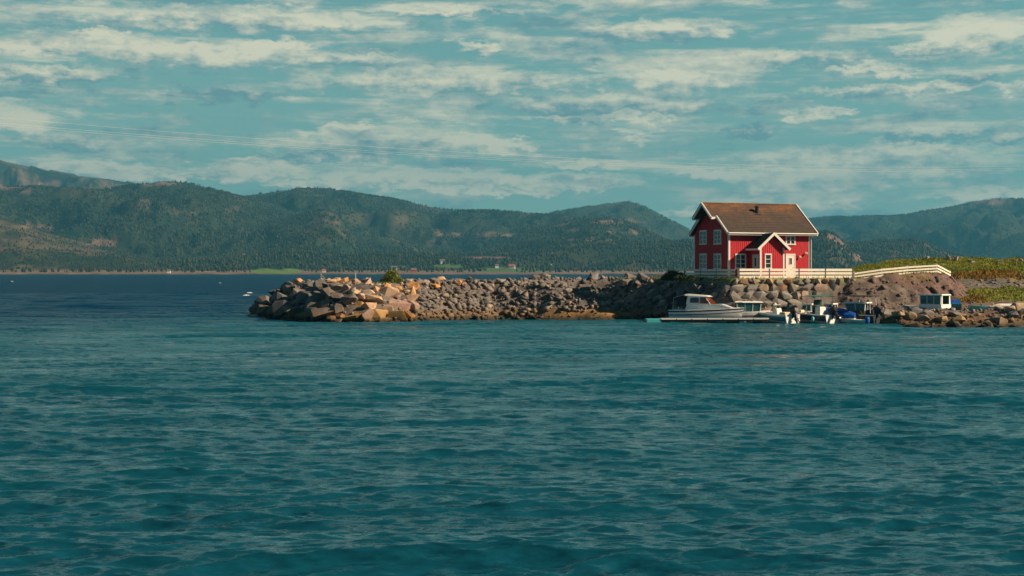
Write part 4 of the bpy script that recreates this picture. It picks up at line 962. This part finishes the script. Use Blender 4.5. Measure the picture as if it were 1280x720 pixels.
def outboard(root, x, z, tilt=0.6, m='black', sc=1.):
    T = Matrix.Translation((x, 0, z)) @ Matrix.Rotation(tilt, 4, 'Y') @ Matrix.Scale(sc, 4)
    mb = MB(); mb.T = T
    prof = [(-.16,.14,.0),(-.24,.2,.10),(-.26,.21,.30),(-.20,.17,.45),(-.06,.08,.52)]
    for (a, b) in zip(prof[:-1], prof[1:]):
        mb.hexa([(-.30*1 + (-.02), -a[1], a[2]), (a[1]+.02, -a[1], a[2]), (a[1]+.02, a[1], a[2]), (-.32, a[1], a[2]), (-.32+ (.1 if b[2]>.4 else 0), -b[1], b[2]), (b[1], -b[1], b[2]), (b[1], b[1], b[2]), (-.32+(.1 if b[2]>.4 else 0), b[1], b[2])])
    om = mb.build('outboard', M[m], root, bevel=.02)
    mb = MB(); mb.T = T; mb.box((-.20, -.07, -.62), (.05, .07, .02)); mb.box((-.26, -.13, -.50), (.10, .13, -.46)); mb.box((-.14, -.02, -.85), (.02, .02, -.60)); mb.build('leg', M[m], om)
    mb = MB(); mb.T = T; mb.lathe([(.03,-.36),(.06,-.28),(.06,-.05),(.02,.05)], (0,0,-.66), 8, axis='x')
    for q in range(3):
        a = q*2*PI/3; c, s = math.cos(a), math.sin(a); mb.hexa([(-.30, -.03*s, .03*c - .66), (-.28, .03*s, -.03*c-.66), (-.24, .15*c+.05*s, .15*s-.05*c-.66), (-.26, .15*c-.05*s, .15*s+.05*c-.66), (-.32,-.03*s,.03*c-.66), (-.30,.03*s,-.03*c-.66), (-.26,.15*c+.05*s,.15*s-.05*c-.66), (-.28,.15*c-.05*s,.15*s+.05*c-.66)])
    mb.build('propeller', M['metal'], om)
    mb = MB(); mb.box((x+.05, -.12, z-.45), (x+.2, .12, z-.02)); mb.build('bracket', M['darkmetal'], root)
def pane_cabin(root, x0, x1, w, z0, z1, rake_f, rake_b, m_frame, m_glass, roof_over=.12, roof_m=None, taper=.08, nside=2):
    """wheelhouse: pillars with glass between, roof on top"""
    wt = w - taper
    def X(x, z, f): return x + f*(z - z0)/(z1 - z0)
    mb = MB()
    for (x, rk) in ((x0, rake_b), (x1, rake_f)):
        for s in (-1, 1): mb.bar((x, s*w, z0), (x + rk, s*wt, z1), .07, .07)
        mb.bar((x, 0, z0), (x + rk, 0, z1), .04, .05)
    for i in range(1, nside):
        x = x0 + (x1-x0)*i/nside; rk = rake_b + (rake_f - rake_b)*i/nside
        for s in (-1, 1): mb.bar((x, s*w, z0), (x + rk, s*wt, z1), .05, .05)
    mb.build('cabin_frame', M[m_frame], root)
    mb = MB(); e = .02
    def q(a, b, c, d):
        n = (Vector(b)-Vector(a)).cross(Vector(d)-Vector(a)).normalized()*.01
        mb.hexa([Vector(a)-n, Vector(b)-n, Vector(c)-n, Vector(d)-n, Vector(a)+n, Vector(b)+n, Vector(c)+n, Vector(d)+n])
    for s in (-1, 1): q((x0+.04, s*(w-e), z0), (x1-.04, s*(w-e), z0), (x1+rake_f-.04, s*(wt-e), z1), (x0+rake_b+.04, s*(wt-e), z1))
    q((x1-.015, -w+.04, z0), (x1-.015, w-.04, z0), (x1+rake_f-.015, wt-.04, z1), (x1+rake_f-.015, -wt+.04, z1))
    mb.build('windshield', M[m_glass], root)
    mb = MB(); o = roof_over
    mb.hexa([(x0+rake_b-o, -wt-o*.6, z1), (x1+rake_f+o, -wt-o*.6, z1-.02), (x1+rake_f+o, wt+o*.6, z1-.02), (x0+rake_b-o, wt+o*.6, z1), (x0+rake_b-o*.7, -wt, z1+.12), (x1+rake_f+o*.4, -wt, z1+.10), (x1+rake_f+o*.4, wt, z1+.10), (x0+rake_b-o*.7, wt, z1+.12)])
    mb.build('cabin_roof', M[roof_m or m_frame], root, bevel=.025)
def rail_(root, pts, r=.016, legs=None, name='hand_rail'):
    mb = MB(); mb.tube(pts, r, 6)
    for p in legs or []: mb.tube([p, (p[0], p[1], p[2]-.3)], r*.8, 5)
    mb.build(name, M['metal'], root)
def stripe(rows, root, f0, f1, m, off=.012):
    """painted band round the hull sides between two heights (fraction chine to gunwale)"""
    mb = MB(); n = len(rows)
    for s, (ic, im, ig) in ((1, (1, 2, 3)), (-1, (8, 7, 6))):
        vs = []
        for r_ in rows:
            m_, g = Vector(r_[im]), Vector(r_[ig])
            for f in (f0, f1):
                p = m_.lerp(g, f); vs.append((p.x, p.y + s*off, p.z)); 
        o = len(vs); vs2 = vs + [(x, y - s*off*.8, z) for x, y, z in vs]
        fs = []
        for i in range(n-1): fs += [(2*i, 2*i+1, 2*i+3, 2*i+2), (o+2*i, o+2*i+2, o+2*i+3, o+2*i+1)]
        mb.add(vs2, fs)
    mb.build('stripe', m, root)

# 1: the big white cabin cruiser, bow to the right
rt = boat_root(840, 133.4, 0.0, math.radians(-24), 'largest white cabin cruiser with dark stripe and a windshield coloured with a red reflection, behind the pontoon', 'boat')
hb, rows = hull_mesh(6.9, 2.4, .95, 1.18, .3); hb.build('hull', M['gel'], rt, smooth=False)
stripe(rows, rt, .55, .85, M['navy']); stripe(rows, rt, -.15, .05, M['navy'])
deck_mesh(rows, .0, 1.0, .03).build('deck', M['gel'], rt)
mb = MB(); mb.hexa([(1.5,-.95,.95),(6.1,-.45,1.1),(6.1,.45,1.1),(1.5,.95,.95),(1.7,-.85,1.42),(4.9,-.55,1.45),(4.9,.55,1.45),(1.7,.85,1.42)]); mb.build('coachroof', M['gel'], rt, bevel=.05)
mb = MB(); mb.hexa([(1.6,-.87,1.40),(4.0,-.75,1.40),(4.0,.75,1.40),(1.6,.87,1.40),(1.75,-.78,2.12),(3.4,-.66,2.05),(3.4,.66,2.05),(1.75,.78,2.12)]); mb.build('cabin_side', M['gel'], rt, bevel=.03)
mb = MB()
for s in (-1, 1): mb.hexa([(2.0,s*.82,1.55),(2.85,s*.80,1.55),(2.80,s*.765,1.95),(2.05,s*.78,1.95),(2.0,s*.875,1.55),(2.85,s*.85,1.55),(2.80,s*.795,1.95),(2.05,s*.81,1.95)])
mb.build('side_window', M['glass'], rt)
mb = MB()
for a, b in ((-.68, -.04), (.04, .68)): mb.hexa([(4.02,a,1.46),(4.02,b,1.46),(4.06,b,1.46),(4.06,a,1.46),(3.43,a*.9,1.98),(3.43,b*.9,1.98),(3.50,b*.9,1.98),(3.50,a*.9,1.98)])
for s in (-1, 1): mb.hexa([(2.95,s*.80,1.50),(3.85,s*.76,1.50),(3.42,s*.68,1.98),(2.95,s*.72,1.98),(2.95,s*.84,1.50),(3.85,s*.80,1.50),(3.42,s*.72,1.98),(2.95,s*.765,1.98)])
mb.build('windshield', M['redreflect'], rt)
mb = MB(); mb.hexa([(1.35,-.86,2.10),(3.75,-.74,2.02),(3.75,.74,2.02),(1.35,.86,2.10),(1.5,-.76,2.24),(3.5,-.60,2.13),(3.5,.60,2.13),(1.5,.76,2.24)]); mb.build('cabin_roof', M['gel'], rt, bevel=.03)
mb = MB(); mb.hexa([(.45,-.8,1.9),(1.5,-.85,2.12),(1.5,.85,2.12),(.45,.8,1.9),(.45,-.8,1.93),(1.5,-.85,2.15),(1.5,.85,2.15),(.45,.8,1.93)])
for s_ in (-1, 1): mb.hexa([(.75,s_*.86,1.25),(1.5,s_*.86,1.25),(1.5,s_*.85,2.1),(.62,s_*.82,1.92),(.75,s_*.84,1.25),(1.5,s_*.84,1.25),(1.5,s_*.83,2.1),(.62,s_*.80,1.92)])
mb.build('cockpit_tent', M['darktarp'], rt)
mb = MB()
for s_ in (-1, 1): mb.tube([(.35,s_*.85,.95),(.42,s_*.8,1.95)], .02, 6); mb.tube([(.42,s_*.8,1.95),(1.4,s_*.84,2.16)], .02, 6)
mb.build('tent_frame', M['metal'], rt)
rail_(rt, [(4.2,-.92,1.45),(5.6,-.72,1.55),(6.7,-.12,1.62),(6.7,.12,1.62),(5.6,.72,1.55),(4.2,.92,1.45)], legs=[(5.0,-.85,1.5),(6.1,-.45,1.58),(5.0,.85,1.5),(6.1,.45,1.58)], name='bow_rail')
outboard(rt, -.15, .95, .15)

rt.scale = (1, 1, 1.17)
# 2: low cabin boat with long flat roof and green windows
rt = boat_root(903, 133.6, 0.0, math.radians(4), 'grey-white boat with a long flat roof over dark green windows, right behind the cruiser', 'boat')
hb, rows = hull_mesh(5.2, 2.0, .92, 1.02, .3); hb.build('hull', M['gelgrey'], rt); deck_mesh(rows, 0, 1, .02).build('deck', M['gel'], rt)
pane_cabin(rt, 1.25, 3.4, .72, .98, 1.80, .12, .0, 'gelgrey', 'screen', .25, 'gel', nside=3)
stripe(rows, rt, .75, .95, M['gel'])
rail_(rt, [(.3,-.8,1.5),(1.0,-.75,1.75),(1.0,.75,1.75),(.3,.8,1.5)], name='targa_bar'); outboard(rt, -.15, .85, .5)

HD3 = math.radians(125)
# 3: open boat with console
rt = boat_root(991, 130.0, -.04, HD3, 'open white boat with clear console windshield, blue lower hull and tilted black outboard', 'boat')
hb, rows = hull_mesh(4.6, 2.0, .80, .98, .25); hb.build('hull', M['gel'], rt); deck_mesh(rows, 0, 1, .12).build('deck', M['interior'], rt); stripe(rows, rt, -.9, .40, M['bluehull'])
mb = MB(); mb.hexa([(1.6,-.35,.75),(2.3,-.35,.75),(2.3,.35,.75),(1.6,.35,.75),(1.75,-.32,1.35),(2.3,-.32,1.25),(2.3,.32,1.25),(1.75,.32,1.35)]); mb.build('console', M['gel'], rt, bevel=.03)
mb = MB(); mb.hexa([(2.32,-.5,1.1),(2.35,-.5,1.1),(2.35,.5,1.1),(2.32,.5,1.1),(2.0,-.42,1.62),(2.03,-.42,1.62),(2.03,.42,1.62),(2.0,.42,1.62)]); mb.build('windshield', M['screen'], rt)
mb = MB(); mb.tube([(2.33,-.52,.9),(2.0,-.45,1.66),(2.0,.45,1.66),(2.33,.52,.9)], .025, 6); mb.build('windshield_frame', M['metal'], rt)
mb = MB(); mb.box((.7,-.6,.70),(1.15,.6,1.02)); mb.build('seat', M['cream'], rt, bevel=.04)
outboard(rt, -.18, .98, .28, sc=1.25)
fb = empty('fender_buoy', (wx(968.5, 131.8), 131.8, 1.6), label='round cream and orange fender buoy standing on a post by the open white boat', cat='buoy')
mb = MB(); mb.lathe([(.02,-.20),(.13,-.15),(.19,0),(.17,.12),(.08,.20),(.02,.22)], n=14); mb.build('float', M['cream'], fb, smooth=True)
mb = MB(); mb.lathe([(.07,-.34),(.12,-.28),(.12,-.2),(.05,-.16)], n=12); mb.build('collar', M['orange'], fb)
mb = MB(); mb.tube([(0,0,-1.7),(0,0,-.3)], .035, 8); mb.build('post', M['gel'], fb)

# 4: boat with green canopy
rt = boat_root(1041, 130.0, -.04, HD3, 'dark blue-hulled boat with white transom and a green sun canopy above its console', 'boat')
hb, rows = hull_mesh(5.0, 2.0, .78, .95, .25); hb.build('hull', M['gel'], rt); deck_mesh(rows, 0, 1, .10).build('deck', M['interior'], rt); stripe(rows, rt, -.95, .7, M['navy'])
mb = MB(); mb.box((1.2,-.42,.7),(1.8,.42,1.5)); mb.build('console', M['gel'], rt, bevel=.04)
mb = MB(); mb.hexa([(1.95,-.6,1.0),(1.98,-.6,1.0),(1.98,.6,1.0),(1.95,.6,1.0),(1.8,-.5,2.15),(1.83,-.5,2.15),(1.83,.5,2.15),(1.8,.5,2.15)]); mb.build('windshield', M['screen'], rt)
mb = MB()
for s in (-1, 1):
    mb.tube([(1.0,s*.8,.8),(.7,s*.75,2.42)], .022, 6); mb.tube([(2.4,s*.8,.85),(2.5,s*.75,2.42)], .022, 6)
mb.build('canopy_frame', M['metal'], rt)
mb = MB()
for i in range(6):
    a = [(-.95 + 1.9*i/6), (-.95 + 1.9*(i+1)/6)]; z = [2.46 + .10*math.cos(v*1.5) for v in a]
    mb.hexa([(.35,a[0],z[0]-.03),(2.85,a[0],z[0]-.03),(2.85,a[1],z[1]-.03),(.35,a[1],z[1]-.03),(.35,a[0],z[0]),(2.85,a[0],z[0]),(2.85,a[1],z[1]),(.35,a[1],z[1])])
mb.build('canopy', M['greentarp'], rt)
outboard(rt, -.2, .92, .75, sc=1.2)
# fender on its side
fe = MB(); fe.lathe([(.02,-.32),(.13,-.24),(.14,.0),(.13,.24),(.02,.32)], (wx(1016, 130.0), 130.0, .28), n=12); tag(fe.build('fender', M['turq'], smooth=True), 'turquoise cylindrical fender hanging at the waterline beside the dark blue hull', 'fender')

# 5: small boat lying behind the open one
rt = boat_root(1010, 133.6, -.02, math.radians(150), 'small white boat with dark windshield, partly hidden behind the two open boats', 'boat')
hb, rows = hull_mesh(4.4, 1.8, .85, 1.0, .25); hb.build('hull', M['gel'], rt); deck_mesh(rows, 0, 1, .06).build('deck', M['gelgrey'], rt)
mb = MB(); mb.hexa([(1.6,-.6,1.0),(2.2,-.6,1.0),(2.2,.6,1.0),(1.6,.6,1.0),(1.62,-.5,1.5),(1.9,-.5,1.5),(1.9,.5,1.5),(1.62,.5,1.5)]); mb.build('windshield', M['screen'], rt)
rail_(rt, [(1.6,-.6,1.5),(1.62,-.5,1.55),(1.62,.5,1.55),(1.6,.6,1.5)], name='windshield_frame')
mb = MB(); mb.box((.5,-.5,.8),(1.0,.5,1.12)); mb.build('seat', M['cream'], rt, bevel=.03)

# second row: small boats with cuddy cabins
for px, Y, hd, lab, m_, wide in ((1036, 134.0, 148, 'white boat with a small dark-windowed cuddy in the second row, left of the blue tarpaulin', 'gel', .62), (1062, 135.2, 140, 'grey-white boat with a boxy cuddy in the second row, above the blue tarpaulin', 'gelgrey', .55), (978, 134.4, 160, 'low white boat in the second row above the open console boat', 'gel', .5)):
    rt = boat_root(px, Y, 0, math.radians(hd), lab, 'boat')
    hb, rows = hull_mesh(4.3, 1.8, .9, 1.08, .25); hb.build('hull', M[m_], rt); deck_mesh(rows, 0, 1, .04).build('deck', M['gel'], rt); stripe(rows, rt, .6, .9, M['navy'])
    pane_cabin(rt, 1.5, 2.6, wide, .98, 1.55, -.25, .05, 'gel', 'screen', .12, 'gel', nside=2)
    rail_(rt, [(2.8,-.75,1.45),(3.7,-.4,1.5),(4.1,0,1.52),(3.7,.4,1.5),(2.8,.75,1.45)], legs=[(3.3,-.6,1.48),(3.3,.6,1.48)], name='bow_rail'); outboard(rt, -.15, .9, .2)
# 6: boat under a blue tarpaulin
rt = boat_root(1071, 130.3, -.02, math.radians(150), 'small boat covered with a bright blue tarpaulin', 'boat')
hb, rows = hull_mesh(4.2, 1.8, .62, .8, .2); hb.build('hull', M['gel'], rt)
mb = MB(); n = 9; vs = []
for i in range(n):
    t = i/(n-1); r_ = rows[int(round(t*12))]; w = abs(r_[3][1])*1.06; h = .62 + .18*t + .55*math.sin(PI*min(1, t*.9+.12))**.7
    for a in range(9):
        th = PI*a/8; vs.append((r_[3][0]+.0, w*math.cos(th), r_[3][2]-.18 + (h-.35)*math.sin(th)**.8 + random.uniform(-.02,.02)))
mb.add(vs, [(i*9+j, i*9+j+1, (i+1)*9+j+1, (i+1)*9+j) for i in range(n-1) for j in range(8)] + [tuple(range(9)), tuple(range((n-1)*9, n*9))[::-1]]); mb.build('tarpaulin', M['bluetarp'], rt)
mb = MB(); mb.lathe([(.02,-.42),(.34,-.30),(.42,0),(.34,.30),(.02,.42)], (.05,-.55,.85), n=12, axis='x'); mb.build('fender', M['gel'], rt, smooth=True)
outboard(rt, -.22, .75, .5, m='darkmetal')

# 7: dark boat with white hard top and canopy
rt = boat_root(1096, 130.2, 0.0, math.radians(146), 'dark boat with white hard top on pale posts under a flat black canopy', 'boat')
hb, rows = hull_mesh(4.3, 2.0, .75, .95, .25); hb.build('hull', M['darktarp'], rt); deck_mesh(rows, 0, 1, .05).build('deck', M['interior'], rt)
stripe(rows, rt, .7, .95, M['gel'])
pane_cabin(rt, .9, 2.4, .72, .9, 1.78, .45, -.05, 'gel', 'screen', .2, 'gel', nside=2)
mb = MB(); mb.box((.1,-.75,.75),(.8,.75,1.2)); mb.build('engine_cover', M['darktarp'], rt, bevel=.06)
mb = MB()
for s in (-1, 1): mb.tube([(.3,s*.85,.9),(.4,s*.8,2.42)], .03, 6); mb.tube([(1.9,s*.8,1.8),(2.0,s*.75,2.42)], .025, 6)
mb.build('canopy_frame', M['gel'], rt)
mb = MB(); mb.box((.1,-1.0,2.42),(2.3,1.0,2.50)); mb.build('canopy', M['darktarp'], rt, bevel=.03)
outboard(rt, -.2, .95, .8, m='darkmetal', sc=1.25)
# blue container
mb = MB(); mb.lathe([(.2,0),(.23,.1),(.23,.42),(.2,.48),(.2,.52),(.15,.54)], n=16); bb = mb.build('barrel', M['bluetarp']); bb.location = (wx(1084, 128.9), 128.9, .05); tag(bb, 'blue plastic barrel at the waterline in front of the dark boat', 'barrel')

rt = boat_root(1082, 129.2, -.02, math.radians(168), 'tiny white dinghy at the waterline in front of the blue-covered boat', 'boat', name='dinghy')
hb, rows = hull_mesh(1.9, .95, .34, .44, .1); hb.build('hull', M['gel'], rt); deck_mesh(rows, 0, 1, .06).build('thwart', M['cream'], rt)
# 8: cabin boat drawn up on land
zz_ = .85
rt = boat_root(1187, 129.4, zz_ - .05, HD3 + .08, 'white wheelhouse boat drawn up on the stones below the fence', 'boat', 'boats laid up on land')
hb, rows = hull_mesh(5.0, 2.0, .55, .75, .15); hb.build('hull', M['gelgrey'], rt); deck_mesh(rows, 0, 1, .04).build('deck', M['gelgrey'], rt); stripe(rows, rt, .0, .9, M['bluehull'])
mb = MB(); mb.box((.35,-.78,.55),(2.75,.78,.92)); mb.build('cabin_base', M['gel'], rt, bevel=.02)
pane_cabin(rt, .45, 2.6, .74, .90, 1.72, .06, .0, 'gel', 'screen', .16, 'gel', nside=3, taper=.05)
mb = MB(); mb.box((.38,-.66,.92),(.42,-.52,1.7)); mb.box((.38,.52,.92),(.42,.66,1.7)); mb.build('pillar', M['gel'], rt)
# 9-10: more boats ashore
rt = boat_root(1201, 133.5, shn(wx(1198,133.5),133.5)+.15, math.radians(170), 'low boat under a dull blue cover right of the wheelhouse boat', 'boat', 'boats laid up on land', name='rowing_boat')
hb, rows = hull_mesh(3.4, 1.4, .5, .62, .1); hb.build('hull', M['bluehull'], rt); mb = MB(); mb.hexa([(0,-.6,.5),(3.0,-.3,.6),(3.0,.3,.6),(0,.6,.5),(.2,-.1,.95),(2.6,-.08,.85),(2.6,.08,.85),(.2,.1,.95)]); mb.build('cover', M['bluetarp'], rt)
rt = boat_root(1233, 133.0, shn(wx(1225,133),133)+.15, math.radians(176), 'small turquoise rowing boat lying on the flat ground below the knoll', 'boat', 'boats laid up on land', name='rowing_boat')
hb, rows = hull_mesh(1.7, .9, .38, .46, .08); hb.build('hull', M['turq'], rt); deck_mesh(rows, 0, 1, .08).build('thwart', M['cream'], rt)
rt = boat_root(1268, 135.0, shn(wx(1260,135),135)+.2, math.radians(178), 'upturned white boat at the right edge below the grass', 'boat', 'boats laid up on land', name='rowing_boat')
hb, rows = hull_mesh(2.2, 1.0, .32, .36, .10); h_ = hb.build('hull', M['gel'], rt); h_.rotation_euler = (PI, 0, 0); h_.location = (0, 0, .3)
x = wx(1247, 134.5); mb = MB()
for i in range(5): mb.box((-.95, -.4 + .17*i, .0 + .03*(i % 2)), (.95, -.26 + .17*i, .07 + .03*(i % 2)))
pl = mb.build('plank_stack', M['decking']); pl.location = (x, 134.5, shn(x, 134.5) + .38); pl.rotation_euler.z = .1; tag(pl, 'pale planks stacked flat beside the upturned white boat', 'planks')

# pontoon
P0 = Vector((wx(806, 128.6), 128.6, 0)); P1 = Vector((wx(962, 129.4), 129.4, 0)); dr = (P1 - P0); LnP = dr.length; ang = math.atan2(dr.y, dr.x)
rt = empty('floating_dock', P0, ang, label='long low floating pontoon with bleached deck in front of the cruiser', cat='pontoon')
mb = MB(); x = 1.55
while x < LnP - .05:
    mb.box((x, -.05, .40), (x + .13, 1.3, .45)); x += .15
mb.build('deck', M['decking'], rt)
mb = MB(); x = 1.5; k = 0
while x < LnP - .3: mb.box((x, -.09, .36), (min(x + 1.32, LnP), -.055, .50)); x += 1.42
mb.build('edge_board', M['white'], rt)
mb = MB(); mb.box((1.5, -.04, .20), (LnP, 1.28, .398)); mb.build('frame', M['darkmetal'], rt)
for i in range(5):
    mb = MB(); a = 1.9 + i*(LnP - 3)/4; mb.box((a - .45, .05, -.25), (a + .45, 1.2, .198)); mb.build('float', M['black'], rt)
mb = MB(); mb.box((.15, -.05, -.15), (1.48, 1.2, .42)); mb.build('end_float', M['turq'], rt, bevel=.05)
mb = MB(); n = 14
mb.lathe([(.14,-.08),(.28,-.08),(.30,0),(.28,.08),(.14,.08),(.12,0)], (.0, -.12, .12), n=14, axis='x'); mb.build('tyre', M['black'], rt)

# driftwood and marker on the breakwater
x, Y = wx(402, 147.5), 147.5; mb = MB(); mb.tube([(0,0,-.3),(-.12,0,.35),(-.05,0,.8)], .035, 6, r2=.015); mb.tube([(-.1,0,.3),(.22,0,-.02),(.42,0,-.3)], .035, 6, r2=.02); br = mb.build('driftwood', M['wood']); br.location = (x, Y, shn(x, Y) + .55); tag(br, 'bleached forked branch leaning on the crest of the breakwater head', 'driftwood')
x = wx(444.5, 140.0); mb = MB(); mb.tube([(0,0,-.4),(0,0,.72)], .028, 6); br = mb.build('marker_post', M['white']); br.location = (x, 140.0, shn(x, 140.0) + .35); tag(br, 'thin white stake standing on the breakwater crest left of the bush', 'stake')

# ------------------------------------------------------------------ far houses across the fjord
def hill_pt(px, py):
    u = (px - 640)/F
    Yt = np.linspace(2395, 5200, 1200); Z, *_ = hill_height(np.full_like(Yt, u)[None], Yt[None]); row = HY - (Z[0] - H)*F/Yt
    ok = np.where((row <= py) & (Z[0] > 1.5))[0]; i = ok[0] if len(ok) else 60
    return Vector((u*Yt[i], Yt[i], Z[0][i]))
def far_house(px, py, w, h, d, wall, roof, label, rz_=.1):
    p = hill_pt(px, py); rt = empty('farmhouse', p, rz_, label=label, cat='house', group='farm buildings across the fjord')
    mb = MB(); mb.box((-w/2, -d/2, -3), (w/2, d/2, h)); mb.prism([(-d/2, h), (d/2, h), (0, h + d*.42)], -w/2, w/2); mb.build('wall', M[wall], rt)
    mb = MB()
    for s in (-1, 1): mb.hexa([(-w/2-.5, s*(d/2+.5), h-.4), (w/2+.5, s*(d/2+.5), h-.4), (w/2+.5, 0, h+d*.42), (-w/2-.5, 0, h+d*.42), (-w/2-.5, s*(d/2+.5), h-.05), (w/2+.5, s*(d/2+.5), h-.05), (w/2+.5, 0, h+d*.42+.4), (-w/2-.5, 0, h+d*.42+.4)])
    mb.build('roof', M[roof], rt)
far_house(553, 329.5, 10, 5.5, 8, 'farwhite', 'fargrey', 'lone white farmhouse below the reddish field, far across the water')
far_house(621, 334.5, 7, 4, 6, 'farwhite', 'fargrey', 'smaller left white building of the far pair on the green strip')
far_house(640, 335.5, 12, 5, 8, 'farwhite', 'farredroof', 'larger right white house with red roof of the far pair on the green strip', -.1)
far_house(493, 338, 11, 5.5, 8, 'farwhite', 'fargrey', 'pale far house seen just above the breakwater bush')
far_house(517, 340.5, 9, 4.5, 7, 'farred', 'fargrey', 'small red boathouse on the far shore right of the bush', .2)
far_house(505, 337, 8, 4, 6, 'farred', 'fargrey', 'red far house between the pale house and the boathouse', -.2)
far_house(405, 340.5, 6, 3.5, 5, 'farwhite', 'farredroof', 'tiny pale shed on the far shore above the leaning branch')
far_house(211, 341.6, 6, 4, 5, 'farwhite', 'fargrey', 'tiny white cabin alone on the far left shoreline')
far_house(305, 321, 6, 4, 6, 'farwhite', 'fargrey', 'tiny pale cabin among trees on the left hillside')

# ------------------------------------------------------------------ overhead cables across the bay
for i, (ya, yb, dY) in enumerate(((139, 185, 0), (146.5, 187.5, 6), (149.2, 189.5, 12))):
    A = Vector((wx(-180, 470+dY), 470+dY, wz(ya - 8, 470+dY))); B = Vector((wx(1480, 1050+dY), 1050+dY, wz(yb + 12, 1050+dY)))
    pts = []
    for k in range(41):
        t = k/40; p = A.lerp(B, t); p.z -= 4*t*(1-t) * 13; pts.append(p)
    mb = MB(); mb.tube(pts, .030, 6); c = mb.build('power_cable', M['cable'])
    tag(c, ('uppermost', 'middle', 'lowest')[i] + ' of the three thin pale overhead cables crossing the sky', 'cable', 'overhead cables across the bay')

# white caps
mb = MB(); r = random.Random(3)
for px, py, w in ((312, 366.5, 7), (308, 369.8, 9), (15, 352, 4), (275, 354, 3)):
    Y = H*F/(py - HY); x = wx(px, Y); hw = w/2*Y/F
    n = 8; vs = [(x + hw*(2*k/n - 1), Y + r.uniform(-.1, .1)*hw*2, .06) for k in range(n+1)] + [(x + hw*(2*k/n - 1), Y + hw*.3, .10 + r.uniform(.05, .16)*math.sin(PI*k/n)*min(1, Y/100)) for k in range(n+1)]
    mb.add(vs, [(k, k+1, n+2+k, n+1+k) for k in range(n)])
tag(mb.build('sea_foam', M['foam']), 'small white caps breaking on the waves', 'foam', kind='stuff')

# ------------------------------------------------------------------ haze
hz = MB(); hz.box((-11000, -600, -9), (11000, 13000, 900)); ho = hz.build('haze', M['foam'])
hm = bpy.data.materials.new('haze_air'); hm.use_nodes = True; nt = hm.node_tree; nt.nodes.clear()
o_ = nt.nodes.new('ShaderNodeOutputMaterial'); v_ = nt.nodes.new('ShaderNodeVolumePrincipled'); v_.inputs['Color'].default_value = (.10, .45, .72, 1); v_.inputs['Density'].default_value = 9.0e-5; v_.inputs['Anisotropy'].default_value = .1
nt.links.new(v_.outputs[0], o_.inputs['Volume']); ho.data.materials.clear(); ho.data.materials.append(hm); tag(ho, kind='stuff')
S.cycles.volume_bounces = 0; S.cycles.max_bounces = 6; S.cycles.use_denoising = True
